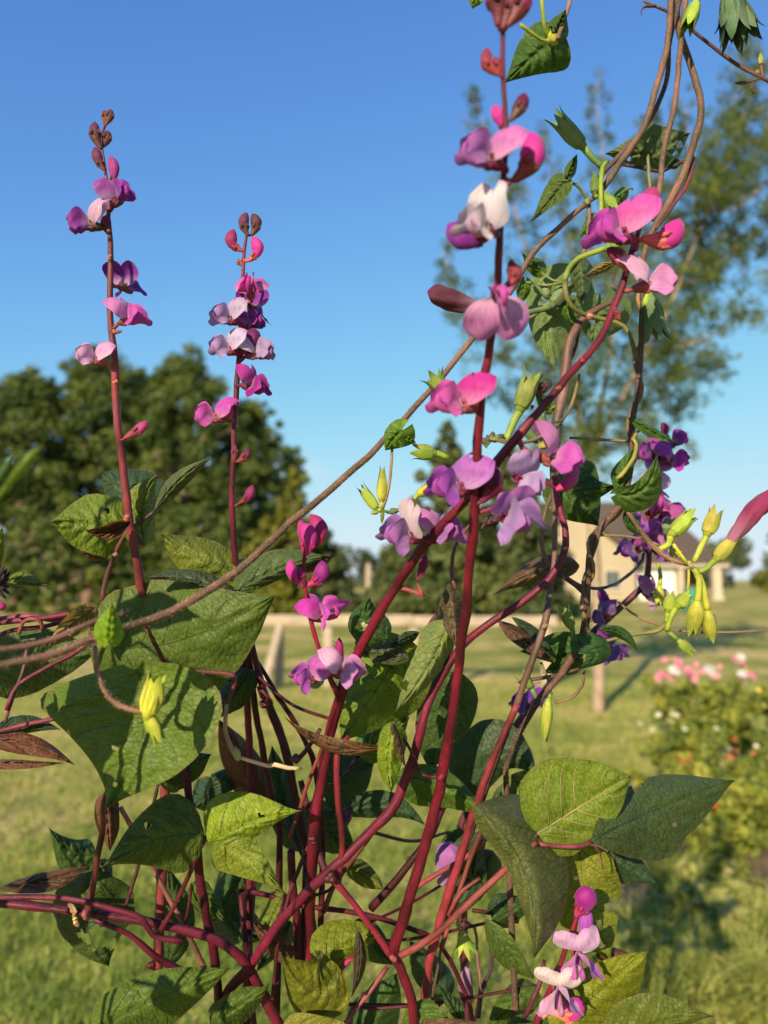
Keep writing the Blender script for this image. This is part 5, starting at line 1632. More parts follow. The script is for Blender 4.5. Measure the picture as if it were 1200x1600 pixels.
bud(Fp, (1036, 685), (1034, 660), .60, 6, .2, MAG, DARKM, sF, 1, .3)
flower(Fp, 1020, 805, .59, 58, (.0, .6, .8), (.05, .9, -.4), (.60, .10, .44), (.62, .12, .46), sF, 2, 0, MAG)
flower(Fp, 1022, 770, .60, 52, (-.3, .1, .8), (.0, .95, .1), PALE, LILAC, sF, 2, 1, DARKM)
flower(Fp, 1005, 790, .60, 48, (-.9, -.1, .4), (.2, .9, .1), LILAC, (.36, .22, .46), sF, 0, 1, DARKM)
flower(Fp, 1030, 815, .60, 50, (.8, .4, .4), (-.3, .95, .1), (.38, .08, .34), (.45, .12, .4), sF, 0, 1, DARKM)
flower(Fp, 1010, 835, .60, 50, (-.5, -.3, .5), (.2, .9, .1), (.36, .12, .44), (.30, .10, .40), sF, 1, 1, DARKM)
flower(Fp, 1002, 858, .60, 54, (-.85, -.1, .4), (.15, .95, .1), (.46, .03, .26), (.20, .10, .36), sF, 1, 1, DARKM)
flower(Fp, 1020, 858, .60, 46, (.4, -.3, .5), (.15, .95, .1), (.36, .12, .44), (.26, .12, .40), sF, 1, 1, DARKM)
furled(Fp, [(1030, 855, .595), (1045, 820, .593), (1062, 785, .59)], 17, (.36, .07, .30))
flower(Fp, 1004, 925, .60, 50, (.7, -.4, .5), (.2, .9, .3), (.44, .20, .34), (.56, .36, .46), sF, 1, 2, (.30, .05, .06))
bud(Fp, (962, 950), (938, 918), .60, 9, .15, (.18, .02, .16), DARKM, sF, -1, .4)
flower(Fp, 952, 958, .60, 44, (-.8, -.3, .4), (.2, .9, .1), (.20, .12, .28), (.18, .10, .26), sF, 1, 0, DARKM)
flower(Fp, 940, 1008, .60, 52, (.5, -.3, .5), (.2, .9, .2), (.24, .04, .24), (.18, .10, .30), sF, 1, 2, DARKM)
flower(Fp, 835, 1105, .585, 58, (-.8, .2, .4), (.3, .9, .1), (.16, .04, .30), (.16, .05, .30), sF, 1, 0, DARKM)
for k in range(8):
    bud(Fp, (1016 + k % 3, 815 - 5 * k), (1008 + 4 * (k % 5), 800 - 5 * k), .597, 4, .1, (.4, .03, .08), MAG, None, 1, .4)
# long stem brown above, pink below
sG = []
stalk(Fp, [(655, 1700, .50, 9), (660, 1590, .495, 9), (672, 1500, .49, 9.5), (700, 1400, .482, 9.5), (728, 1310, .475, 9), (752, 1235, .468, 8.5), (778, 1170, .462, 7), (808, 1100, .458, 7)], (.34, .045, .07), name='stem', ground=(.02, .60), store=sG)
stalk(Fp, [(806, 1105, .459, 7), (832, 1030, .457, 7), (850, 975, .46, 8), (858, 930, .465, 6.5), (866, 870, .468, 6), (867, 800, .47, 6), (864, 745, .472, 6), (868, 690, .475, 10), (874, 640, .478, 11), (884, 575, .48, 11), (893, 530, .482, 10), (908, 500, .484, 8), (935, 482, .485, 7), (962, 470, .485, 5)], (.13, .07, .055), name='old_stem', store=sG)
stalk(Fp, [(690, 1480, .492, 5), (715, 1400, .485, 5), (735, 1340, .482, 5), (752, 1300, .48, 5), (770, 1260, .478, 4)], (.38, .10, .10), name='side_branch')
stalk(Fp, [(700, 1430, .482, 4), (720, 1395, .48, 4), (750, 1372, .48, 4), (640, 1400, .49, 4)][:3], (.36, .08, .09), name='petiole')
stalk(Fp, [(648, 1388, .51, 6), (690, 1362, .506, 5.5), (740, 1330, .50, 5), (765, 1305, .498, 4)], (.34, .07, .08), name='petiole')
knob(Fp, 640, 1345, .50, 10, (.06, .04, .035), 3)
knob(Fp, 852, 978, .455, 9, (.2, .12, .09))
leaf(Fp, (722, 1250), (840, 1212), 60, 30, .535, .52, .012, .010, shape='broad', col=(.050, .092, .045), ctrl=(780, 1180))
leaf(Fp, (842, 1230), (770, 1300), 40, 46, .53, .535, .01, .014, shape='broad', col=DEEP)
leaf(Fp, (618, 1212), (772, 1284), 26, 40, .478, .466, .012, .014, shape='bean', col=(.095, .165, .030), ctrl=(700, 1232))
leaf(Fp, (905, 884), (768, 932), 20, 22, .50, .495, .01, .012, shape='bean', col=(.075, .060, .028), ctrl=(835, 896), flip=True, under=.3)
leaf(Fp, (778, 970), (866, 1034), 12, 14, .488, .48, .01, -.008, shape='lance', col=(.12, .065, .045), under=.2)
leaf(Fp, (800, 965), (866, 1020), 12, 6, .495, .49, .006, .0, shape='lance', col=BLUE)
leaf(Fp, (760, 1436), (836, 1530), 20, 22, .49, .484, -.004, .01, shape='lance', col=(.085, .140, .03), ctrl=(795, 1490))
stalk(Fp, [(738, 1422, .50, 4), (770, 1428, .50, 4), (810, 1440, .50, 5)], CRIMD, name='petiole')
leaf(Fp, (772, 1400), (806, 1440), 22, 22, .52, .51, .01, .01, shape='broad', col=BLUE, ragged=.3)
leaf(Fp, (745, 1300), (738, 1370), 16, 16, .54, .53, .01, .01, shape='broad', col=BLUE)
furled(Fp, [(690, 1380, .53), (700, 1350, .528), (702, 1318, .525)], 19, (.40, .16, .44), 'drooping_flower')
furled(Fp, [(730, 1512, .53), (728, 1535, .53), (729, 1562, .53)], 11, (.26, .10, .20), 'drooping_flower')
stalk(Fp, [(735, 1640, .54, 3), (750, 1545, .54, 3.5), (745, 1500, .54, 3), (742, 1450, .54, 3), (720, 1440, .54, 3)], (.22, .12, .10), name='withered_stalk', ground=(.09, .62))
stalk(Fp, [(748, 1590, .54, 4), (754, 1545, .54, 5), (768, 1510, .54, 4), (765, 1470, .54, 5), (762, 1466, .54, 3)], (.05, .03, .04), name='withered_stalk')
knob(Fp, 756, 1540, .537, 8, (.05, .03, .04), 2)
vine_bud(Fp, (722, 1458), (728, 1490), .52, 9, [(716, 1410, .525), (714, 1440, .522)], LGRN, open_=1.4, hair=0, sepals=8)

# ---- G: right side leaves and the low pink spike
Gp = thing('hyacinth_bean_plant', 'hyacinth bean plant with broad sunlit leaves and a low white and pink spike', 'plant', (0.14, 0.55, 0), BEANS)
sP = []
stalk(Gp, [(815, 1700, .47, 7), (835, 1610, .462, 7), (852, 1565, .456, 6.5), (868, 1525, .452, 5.5), (885, 1480, .450, 5), (902, 1430, .449, 4.5), (912, 1400, .448, 3)], (.30, .02, .06), ground=(.11, .56), store=sP)
flower(Gp, 868, 1524, .438, 80, (-.05, -.40, .88), (-.05, .93, .38), (.80, .74, .68), (.72, .40, .62), sP, 2, 1, (.3, .04, .07), bscale=.98, wscale=1.0)
flower(Gp, 896, 1470, .442, 80, (.02, -.40, .88), (-.1, .93, .38), (.74, .46, .64), (.72, .22, .58), sP, 2, 1, (.3, .04, .07), bscale=.98)
bud(Gp, (900, 1428), (912, 1384), .446, 19, .18, (.40, .02, .24), (.22, .02, .08), sP, 1, .25)
bud(Gp, (905, 1470), (918, 1420), .449, 12, .05, (.46, .12, .48), (.3, .03, .1), sP, 1, .25)
bud(Gp, (862, 1580), (908, 1560), .448, 18, -.22, HOT, (.62, .14, .12), sP, -1, .42)
bud(Gp, (848, 1590), (856, 1572), .447, 5, .1, (.6, .2, .15), (.6, .2, .15), sP, 1, .5)
stalk(Gp, [(820, 1590, .47, 5), (835, 1555, .47, 5), (845, 1530, .472, 4.5), (850, 1500, .474, 4)], (.13, .03, .06), name='side_branch')
leaf(Gp, (835, 1306), (986, 1212), 88, 58, .448, .452, -.006, .004, shape='broad', col=(.160, .225, .030), ctrl=(915, 1255), lobe=.02, wav=.003, veincol=(.26, .20, .10))
leaf(Gp, (925, 1313), (1148, 1219), 52, 74, .430, .530, .014, .010, shape='lance', col=(.072, .100, .040), ctrl=(1030, 1262), ragged=.18, holes=((.42, -.95, 10), (.55, .45, 3)))
leaf(Gp, (742, 1260), (834, 1498), 76, 26, .432, .408, .050, .008, shape='broad', col=(.110, .135, .045), ctrl=(822, 1366), under=1.0, wav=.003)
leaf(Gp, (905, 1320), (955, 1500), 56, 72, .486, .482, .008, .012, shape='broad', col=(.20, .215, .028), ctrl=(918, 1408), ragged=.30, holes=((.28, .10, 4), (.6, -.75, 12), (.72, -.15, 6), (.85, .2, 8)))
leaf(Gp, (950, 1330), (1028, 1382), 24, 34, .50, .495, .01, .012, shape='bean', col=BLUE)
leaf(Gp, (868, 1612), (1012, 1486), 44, 60, .458, .448, .008, .014, shape='broad', col=(.20, .235, .022), ctrl=(940, 1545), lobe=.02)
leaf(Gp, (950, 1640), (1116, 1588), 60, 34, .448, .440, .004, .014, shape='bean', col=(.115, .14, .028), ctrl=(1030, 1600))
leaf(Gp, (930, 1492), (985, 1490), 12, 14, .495, .49, .01, .006, shape='lance', col=BROWN, flip=True, under=.1, name='dry_leaf')
leaf(Gp, (880, 1345), (860, 1440), 22, 36, .50, .505, .01, .0, shape='broad', col=YELG)
leaf(Gp, (800, 1210), (850, 1300), 40, 30, .515, .52, .01, .0, shape='broad', col=(.15, .19, .03))
stalk(Gp, [(838, 1318, .44, 4), (870, 1322, .444, 4.5), (905, 1322, .447, 5), (926, 1314, .45, 5)], (.46, .10, .16), name='petiole')
knob(Gp, 926, 1314, .447, 8, (.10, .03, .04))
knob(Gp, 836, 1306, .444, 6, (.10, .03, .04))
stalk(Gp, [(926, 1318, .45, 2.5), (938, 1335, .452, 2), (942, 1358, .455, 1.5)], PET, name='tendril')
leaf(Gp, (650, 1606), (800, 1612), 16, 8, .43, .425, .0, .0, shape='broad', col=(.16, .10, .06), name='dry_leaf')
leaf(Gp, (725, 1600), (688, 1542), 10, 14, .47, .465, .0, .0, shape='lance', col=DEEP)
leaf(Gp, (790, 1606), (880, 1604), 20, 8, .47, .465, .0, .0, shape='bean', col=DEEP)
stalk(Gp, [(700, 1660, .44, 4), (720, 1625, .432, 3.5), (650, 1607, .43, 3)][:2], PET, name='petiole', ground=(.06, .52))

# ------------------------------------------------------------------ morning glory vines
V1 = thing('morning_glory_vine', 'hairy brown morning glory vine slanting across open sky with one small heart leaf', 'vine', (-0.25, 0.42, 0), VINES)
sV = []
stalk(V1, [(-60, 1055, .30, 8), (0, 1040, .305, 8), (80, 1022, .32, 8), (150, 995, .335, 8.5), (215, 975, .35, 9), (300, 938, .37, 9), (380, 885, .39, 8.5), (450, 820, .41, 8), (520, 762, .43, 7.5), (590, 698, .45, 7), (650, 635, .46, 6.5), (700, 575, .468, 6.5), (745, 522, .475, 6.5), (790, 465, .478, 6.5), (835, 395, .48, 6.5), (880, 350, .482, 6), (920, 315, .482, 6)],
      BRNV, 'vine', 'stem', .03, .05, 10, (-.30, .34), sV, 2600, .0017)
stalk(V1, [(-60, 1018, .31, 7), (20, 1012, .315, 7), (80, 1000, .325, 7), (150, 970, .34, 6), (200, 958, .35, 5)], BRNV, 'vine', 'stem', .03, .05, 8, (-.32, .35), None, 500, .0016)
stalk(V1, [(148, 1008, .338, 5), (152, 1050, .342, 5), (170, 1090, .348, 5.5), (200, 1108, .352, 5.5), (232, 1113, .355, 4.5)], (.27, .15, .11), 'vine', 'side_shoot', .03, .05, 8, None, None, 300, .0013)
leaf(V1, (170, 1002), (175, 942), 26, 22, .326, .322, .010, .008, shape='heart', lobe=.18, col=(.20, .34, .02), mat='vine_leaf', nv=5)
vine_bud(V1, (233, 1112), (247, 1048), .352, 19, None, (.52, .50, .03), open_=.30, hair=160, sepals=7)
vine_bud(V1, (236, 1122), (252, 1162), .352, 11, [(233, 1112)], (.48, .47, .03), open_=.5, hair=60)
vine_bud(V1, (230, 1122), (232, 1146), .352, 6, [(233, 1112)], (.42, .42, .03), open_=.2, hair=20)
# heart leaf and the buds in the gap
stalk(V1, [(613, 678, .452, 3), (612, 715, .452, 3), (607, 760, .452, 3.5), (598, 792, .452, 4), (593, 800, .452, 3)], (.26, .17, .10), 'vine', 'side_shoot', .03, .05, 8, None, None, 120, .0012)
leaf(V1, (628, 672), (602, 704), 26, 20, .450, .448, .006, .004, shape='heart', lobe=.45, col=(.12, .22, .025), mat='vine_leaf', nv=4, ctrl=(612, 688))
leaf(V1, (628, 680), (650, 692), 12, 14, .452, .456, .004, .004, shape='heart', lobe=.2, col=(.12, .22, .025), mat='vine_leaf', nv=4)
vine_bud(V1, (596, 780), (598, 726), .452, 9, [(597, 795)], (.46, .46, .035), open_=.1)
vine_bud(V1, (587, 793), (560, 755), .452, 9, [(597, 797)], (.44, .46, .035), open_=.35)
vine_bud(V1, (610, 800), (625, 796), .452, 6, [(598, 797)], (.16, .20, .05), open_=.1, hair=20)
vine_bud(V1, (590, 800), (578, 802), .452, 4, [(597, 797)], (.35, .36, .04), open_=.1, hair=10)
vine_bud(V1, (598, 800), (596, 820), .452, 3.5, [(598, 797)], (.25, .28, .04), open_=.1, hair=10)

V2 = thing('morning_glory_vine', 'thick brown morning glory strands hanging from above in a loop over pink blossoms', 'vine', (0.16, 0.56, 0), VINES)
sV2 = []
HB = dict(mat='vine', ridge=.03, wob=.05, sides=10, hairs=700, hlen=.0016)
stalk(V2, [(1040, -140, .47, 6.0), (1048, -20, .47, 6.5), (1044, 60, .47, 6.5), (1028, 130, .47, 6.9), (1005, 200, .472, 6.9), (965, 260, .475, 7.3), (938, 300, .478, 6.0), (915, 318, .48, 4.3)], BRNV, store=sV2, **HB)
stalk(V2, [(1075, -140, .475, 5.2), (1064, -20, .475, 5.6), (1048, 60, .478, 5.6), (1040, 130, .48, 5.2), (1010, 195, .482, 5.2), (965, 245, .484, 5.2), (930, 285, .485, 4.3)], DBRV, **HB)
stalk(V2, [(1080, -140, .465, 5.2), (1074, -20, .465, 6.0), (1064, 60, .466, 6.0), (1056, 150, .466, 6.0), (1040, 220, .467, 6.0), (1030, 295, .468, 6.0), (1020, 345, .47, 5.2)], BRNV, **HB)
stalk(V2, [(1060, -140, .48, 6.0), (1055, -20, .48, 6.9), (1062, 50, .48, 6.9), (1082, 105, .48, 6.9), (1094, 160, .478, 7.3), (1086, 220, .475, 7.7), (1064, 280, .472, 7.7), (1040, 325, .468, 7.7), (1015, 370, .464, 6.9), (1003, 410, .462, 6.0)], BRNV, **HB)
stalk(V2, [(1084, 248, .478, 5.2), (1072, 290, .474, 5.2), (1046, 330, .466, 4.3), (1025, 358, .462, 3.4)], (.22, .07, .07), mat='stem')
# heart leaves seen from below
stalk(V2, [(1017, 310, .482, 3), (1014, 270, .484, 3.5), (1012, 242, .486, 3)], (.20, .20, .10), 'green', 'petiole')
leaf(V2, (1012, 242), (945, 240), 20, 26, .488, .495, .01, -.006, shape='heart', lobe=.12, col=(.075, .13, .022), mat='vine_leaf', flip=True, holes=((.45, -.4, 4),))
leaf(V2, (1012, 245), (1078, 208), 46, 34, .490, .500, -.008, .01, shape='heart', lobe=.10, col=(.055, .10, .022), mat='vine_leaf', flip=True, holes=((.7, .5, 5), (.55, .7, 4)))
stalk(V2, [(960, 255, .488, 3.5), (1000, 262, .49, 3.5), (1030, 268, .49, 3.5), (1060, 256, .485, 3.5), (1085, 245, .48, 3)], (.05, .03, .03), 'vine', 'tendril')
leaf(V2, (1065, 252), (1040, 262), 8, 9, .492, .49, .0, .004, shape='lance', col=DEEP, mat='vine_leaf')
# green buds around the joint
vine_bud(V2, (908, 226), (858, 172), .474, 14, [(942, 262), (925, 246)], (.16, .24, .04), open_=.5)
stalk(V2, [(940, 345, .468, 6), (939, 300, .468, 5), (942, 262, .47, 5), (950, 252, .474, 4)], (.28, .36, .035), 'green', 'side_shoot')
vine_bud(V2, (945, 308), (962, 332), .472, 12, None, (.28, .36, .035), open_=.6)
vine_bud(V2, (930, 300), (930, 268), .474, 9, [(934, 310)], (.20, .28, .04), open_=.1)
leaf(V2, (884, 282), (828, 348), 16, 22, .472, .466, -.006, .010, shape='heart', lobe=.1, col=(.095, .15, .035), mat='vine_leaf', ctrl=(862, 310))
leaf(V2, (884, 284), (902, 240), 9, 9, .474, .470, .0, .006, shape='lance', col=(.075, .13, .03), mat='vine_leaf')
stalk(V2, [(884, 283, .472, 3), (902, 290, .474, 3.5), (914, 306, .477, 3.5), (920, 318, .479, 4)], (.16, .20, .05), 'green', 'petiole')
knob(V2, 918, 316, .476, 10, (.12, .13, .05), 2)
stalk(V2, [(920, 318, .478, 4), (921, 345, .476, 4), (918, 375, .474, 4), (910, 398, .472, 4), (890, 425, .472, 4.5)], (.15, .11, .06), 'vine', 'side_shoot', hairs=80)
stalk(V2, [(882, 440, .47, 6), (889, 420, .47, 6.5), (905, 403, .468, 6.5), (935, 392, .466, 6), (955, 384, .465, 5)], (.26, .33, .035), 'green', 'side_shoot', hairs=120, hlen=.001)
vine_bud(V2, (952, 386), (968, 376), .464, 12, None, (.24, .34, .04), open_=.9, hair=100)
stalk(V2, [(882, 440, .47, 6), (886, 465, .47, 5.5), (900, 485, .472, 5), (925, 494, .474, 5), (975, 510, .476, 4), (992, 550, .476, 5), (1000, 570, .476, 5)], (.17, .17, .05), 'green', 'side_shoot', hairs=120, hlen=.001)
leaf(V2, (965, 408), (912, 432), 8, 8, .47, .465, .004, .0, shape='lance', col=(.26, .20, .06), name='dry_leaf')
# large heart leaves behind the stalks
leaf(V2, (885, 440), (868, 580), 66, 42, .505, .495, .010, .008, shape='heart', lobe=.20, col=(.13, .22, .030), mat='vine_leaf', flip=True, ctrl=(855, 500), holes=((.12, -.5, 5), (.42, -.6, 4), (.3, .3, 6), (.62, -.3, 3)))
leaf(V2, (940, 470), (925, 540), 52, 44, .515, .520, .01, .008, shape='heart', lobe=.35, col=(.085, .16, .026), mat='vine_leaf', flip=True, holes=((.1, .5, 8), (.25, .7, 6), (.5, .2, 4), (.2, -.5, 7), (.55, -.3, 5)))
leaf(V2, (905, 412), (912, 478), 20, 18, .50, .495, .01, .01, shape='heart', lobe=.2, col=(.07, .12, .022), mat='vine_leaf', flip=True)
for (b_, t_, w_, d_) in (((845, 425), (815, 395), 14, .49), ((880, 470), (905, 520), 13, .488), ((930, 340), (905, 372), 11, .482), ((860, 640), (835, 612), 12, .48), ((975, 300), (950, 330), 10, .486), ((820, 440), (812, 480), 12, .484)):
    leaf(V2, b_, t_, w_, w_, d_, d_ - .004, .004, .006, shape='heart', lobe=.2, col=(.11, .19, .03), mat='vine_leaf', nv=4)
    stalk(V2, [(b_[0], b_[1], d_, 2.5), ((b_[0] + 885) / 2, (b_[1] + 440) / 2 + 6, (d_ + .478) / 2, 2.5), (885, 440, .476, 2.5)] if b_[1] > 400 and b_[1] < 500 else [(b_[0], b_[1], d_, 2.5), (b_[0] + 8, b_[1] - 6, d_ - .001, 2.5), (b_[0] + 14, b_[1] - 4, d_ - .002, 2.5)], (.15, .19, .05), 'green', 'petiole')
vine_bud(V2, (865, 475), (895, 435), .485, 12, [(815, 490, .48), (840, 485, .483)], (.17, .22, .06), open_=.7)
vine_bud(V2, (855, 462), (850, 440), .485, 8, [(830, 435, .48), (845, 455, .483)], (.17, .22, .06), open_=.4)
stalk(V2, [(800, 500, .48, 3), (830, 496, .482, 4), (850, 480, .485, 4), (862, 470, .486, 3)], (.17, .21, .07), 'green', 'side_shoot')
# drooping hairy bud
stalk(V2, [(1002, 400, .465, 5), (1006, 425, .466, 4), (1012, 450, .467, 4), (1016, 465, .468, 4)], (.26, .24, .06), 'green', 'side_shoot', hairs=80)
vine_bud(V2, (1014, 470), (1026, 540), .468, 18, None, (.15, .22, .04), open_=.7, hair=200, sepals=7)
vine_bud(V2, (1010, 465), (1012, 500), .466, 8, None, LGRN, open_=.2, hair=40)
# pedicel and spent purple flower poking out behind the tall stalk
furled(V2, [(752, 482, .475), (720, 474, .473), (690, 462, .471), (668, 455, .470)], 16, (.11, .022, .05))
vine_bud(V2, (790, 490), (765, 486), .476, 11, [(815, 490, .48), (800, 491, .478)], (.14, .17, .06), open_=.1, hair=30)
# brown loop shoots
stalk(V2, [(905, 585, .48, 3), (898, 620, .478, 3.5), (880, 655, .474, 3.5), (850, 680, .470, 4), (820, 692, .466, 4), (790, 690, .462, 4), (765, 682, .46, 3)], (.15, .12, .07), 'vine', 'side_shoot', hairs=200)
stalk(V2, [(890, 684, .478, 3), (930, 686, .478, 3), (985, 690, .478, 3)], (.24, .17, .10), 'vine', 'side_shoot', hairs=60)
stalk(V2, [(765, 685, .46, 4), (785, 690, .462, 4), (800, 695, .465, 4)], (.17, .2, .06), 'green', 'side_shoot')
vine_bud(V2, (814, 636), (836, 574), .466, 16, [(790, 690), (797, 672), (806, 652)], (.28, .33, .04), open_=.5, hair=40)
vine_bud(V2, (845, 672), (848, 640), .472, 9, None, (.18, .22, .06), open_=.2, hair=20)
vine_bud(V2, (836, 688), (812, 662), .472, 8, None, (.13, .18, .05), open_=.4, hair=20)
furled(V2, [(848, 690, .474), (842, 668, .474), (840, 654, .474)], 8, (.20, .03, .26))
for k in range(8):
    bud(V2, (842 + 3 * (k % 4), 622 - 3 * k), (830 + 8 * (k % 5), 604 - 2 * (k % 6)), .475 + .002 * (k % 3), 5.5, .1, (.07, .03, .035), (.06, .03, .03), None, 1, .5, name='dry_bud')
for k in range(5):
    bud(V2, (760 + 2 * k, 700 - 4 * k), (752 + 9 * k, 684 - 5 * (k % 3)), .462, 5, .1, (.10, .13, .05), (.10, .13, .05), None, 1, .5, name='bract')
vine_bud(V2, (692, 612), (672, 580), .462, 13, [(700, 628), (697, 620)], (.26, .32, .04), open_=.9, hair=20)
vine_bud(V2, (676, 708), (640, 704), .462, 13, [(700, 715), (688, 710)], (.34, .40, .03), open_=.5, hair=20)
vine_bud(V2, (655, 772), (678, 755), .452, 9, [(648, 780), (650, 776)], (.44, .44, .03), open_=.3, hair=20)
vine_bud(V2, (860, 692), (838, 700), .372, 8, [(866, 690, .376), (863, 691, .374)], (.45, .40, .05), open_=.1, hair=20)
# near stem of the hanging strands goes down to the ground behind the beans
stalk(V2, [(668, 1600, .53, 3), (702, 1420, .525, 3), (735, 1310, .52, 3), (806, 1110, .505, 3), (850, 985, .50, 3), (866, 870, .50, 3), (866, 760, .50, 3), (872, 680, .50, 4), (886, 580, .495, 4), (900, 540, .488, 4), (905, 510, .486, 4)], DBRV, 'vine', 'stem', ground=(.03, .62))

V3 = thing('morning_glory_vine', 'twisted brown morning glory rope ending in a starburst of yellow-green buds', 'vine', (0.15, 0.54, 0), VINES)
stalk(V3, [(1004, 400, .462, 5), (1005, 440, .465, 5.5), (1003, 500, .468, 5.5), (1000, 560, .47, 6), (994, 620, .472, 6.5), (986, 680, .474, 7), (985, 730, .475, 7), (974, 782, .476, 8), (942, 822, .478, 8), (924, 856, .48, 7), (918, 900, .482, 7), (916, 950, .484, 7.5), (908, 1000, .486, 8), (880, 1050, .488, 8), (845, 1092, .49, 8), (818, 1130, .49, 6), (790, 1200, .50, 6)][::-1], DBRV, 'vine', 'stem', .05, .08, 10, (.12, .56), None, 1600, .0016)
tw = []
mainp = [(1004, 420), (1004, 500), (1000, 560), (994, 620), (986, 680), (985, 730), (974, 782), (942, 822), (924, 856), (918, 900), (916, 950), (908, 1000)]
sm2 = catmull(mainp, 8)
for i, q in enumerate(sm2):
    ph = i * .55
    tw.append((q[0] + 8 * math.cos(ph), q[1], .474 + .0035 * math.sin(ph) + .010 * i / len(sm2), 4.5))
stalk(V3, tw[::2], (.20, .13, .06), 'vine', 'twining_shoot', .04, .08, 8, None, None, 900, .0015)
tw2 = [(q[0] - 7 * math.cos(i * .5), q[1], .476 - .0035 * math.sin(i * .5) + .010 * i / len(sm2), 3.6) for i, q in enumerate(sm2[len(sm2) * 2 // 3:])]
stalk(V3, tw2[::2], (.10, .06, .045), 'vine', 'twining_shoot', .04, .08, 8)
# curved shoots
stalk(V3, [(862, 770, .476, 4), (852, 800, .478, 4), (846, 830, .48, 4.5), (848, 860, .482, 4.5), (858, 885, .482, 4)], (.13, .09, .06), 'vine', 'side_shoot', hairs=120)
stalk(V3, [(872, 895, .484, 6), (900, 915, .484, 5.5), (915, 930, .484, 4)], (.08, .03, .035), 'vine', 'side_shoot')
stalk(V3, [(890, 905, .49, 3.5), (915, 918, .50, 3.5), (945, 918, .52, 3.5), (975, 905, .55, 3.5), (1000, 880, .58, 3.5), (1006, 865, .60, 3)], (.05, .055, .055), 'vine', 'side_shoot')
leaf(V3, (868, 752), (935, 822), 60, 38, .492, .488, .01, .006, shape='heart', lobe=.15, col=(.060, .11, .022), mat='vine_leaf', ctrl=(905, 790))
leaf(V3, (872, 770), (965, 760), 26, 30, .495, .49, .01, .006, shape='heart', lobe=.1, col=(.060, .11, .022), mat='vine_leaf')
leaf(V3, (962, 772), (1026, 710), 16, 30, .470, .462, -.004, .010, shape='broad', lobe=.10, col=(.085, .16, .035), mat='vine_leaf', ctrl=(1006, 762))
leaf(V3, (965, 772), (990, 700), 20, 10, .474, .470, .006, .004, shape='lance', col=(.085, .16, .035), mat='vine_leaf')
stalk(V3, [(964, 748, .466, 4), (975, 738, .464, 4.5), (990, 715, .464, 4.5), (994, 695, .466, 4), (988, 685, .47, 4)], (.30, .27, .05), 'green', 'petiole')
leaf(V3, (980, 652), (1058, 692), 7, 9, .470, .464, .004, -.004, shape='lance', col=(.075, .15, .03), mat='vine_leaf', ctrl=(1022, 676))
stalk(V3, [(990, 690, .472, 3), (992, 680, .471, 3), (1000, 672, .470, 2.5)], (.25, .25, .05), 'green', 'petiole')
leaf(V3, (975, 800), (1002, 838), 12, 12, .485, .48, .004, .004, shape='lance', col=(.06, .12, .025), mat='vine_leaf')
# the starburst of buds
stalk(V3, [(978, 795, .478, 5), (998, 825, .48, 5.5), (1020, 853, .482, 5.5), (1045, 873, .484, 5), (1075, 882, .486, 5)], (.20, .13, .08), 'vine', 'side_shoot', hairs=160)
stalk(V3, [(930, 836, .48, 3), (980, 838, .482, 3), (1010, 845, .484, 3), (1030, 852, .484, 3)], (.24, .16, .09), 'vine', 'side_shoot')
knob(V3, 1077, 882, .484, 9, (.26, .24, .06), 2)
SB = (.44, .46, .03)
vine_bud(V3, (1052, 832), (1088, 796), .482, 13, [(1030, 858, .484), (1045, 850, .483)], SB, open_=.45, hair=90)
vine_bud(V3, (1106, 832), (1122, 790), .484, 13, [(1084, 878), (1092, 862), (1100, 845)], (.46, .44, .04), open_=.35, hair=70)
vine_bud(V3, (1120, 872), (1148, 838), .484, 12, [(1092, 893), (1104, 888), (1112, 880)], (.48, .46, .04), open_=.3, hair=60)
furled(V3, [(1136, 852, .484), (1156, 826, .482), (1178, 800, .48), (1200, 780, .478), (1225, 766, .477)], 14, (.28, .028, .11))
vine_bud(V3, (1088, 946), (1080, 998), .484, 14, [(1084, 888), (1092, 905), (1091, 930)], (.42, .42, .03), open_=.2, hair=120)
vine_bud(V3, (1106, 960), (1112, 1006), .486, 12.5, [(1090, 890), (1098, 915), (1103, 940)], (.46, .42, .03), open_=.25, hair=120)
vine_bud(V3, (1060, 945), (1080, 925), .484, 12, [(1042, 985, .484), (1048, 965, .484)], SB, open_=.1, hair=70)
vine_bud(V3, (1044, 952), (1050, 922), .486, 10, [(1040, 985, .486), (1042, 970, .486)], SB, open_=.2, hair=70)
vine_bud(V3, (1062, 1002), (1085, 1022), .486, 9, [(1036, 980), (1048, 990)], (.34, .38, .04), open_=.4, hair=30)
stalk(V3, [(1075, 882, .485, 4), (1060, 862, .484, 4), (1052, 850, .483, 3.5)], (.38, .40, .04), 'green', 'side_shoot')
stalk(V3, [(1076, 890, .486, 3), (1076, 910, .486, 3), (1074, 925, .486, 3)], (.36, .38, .04), 'green', 'side_shoot')
stalk(V3, [(945, 1002, .488, 3.5), (985, 992, .487, 3.5), (1012, 988, .486, 4), (1030, 984, .486, 5.5), (1042, 972, .485, 5)], (.14, .15, .05), 'green', 'side_shoot')
stalk(V3, [(965, 940, .56, 2.5), (1000, 965, .555, 2.5), (1060, 985, .55, 2.5), (1120, 988, .545, 2.5), (1210, 984, .54, 2.5), (1300, 980, .54, 2.5)], (.24, .15, .09), 'vine', 'side_shoot')
vine_bud(V3, (1030, 920), (1028, 948), .57, 9, [(1028, 880, .575), (1032, 900, .572)], (.46, .44, .04), open_=.2, hair=20)
vine_bud(V3, (1050, 862), (1062, 870), .50, 9, None, (.42, .42, .04), open_=.5, hair=20)
vine_bud(V3, (1042, 828), (1050, 806), .57, 11, None, (.14, .17, .06), open_=.3, hair=20)
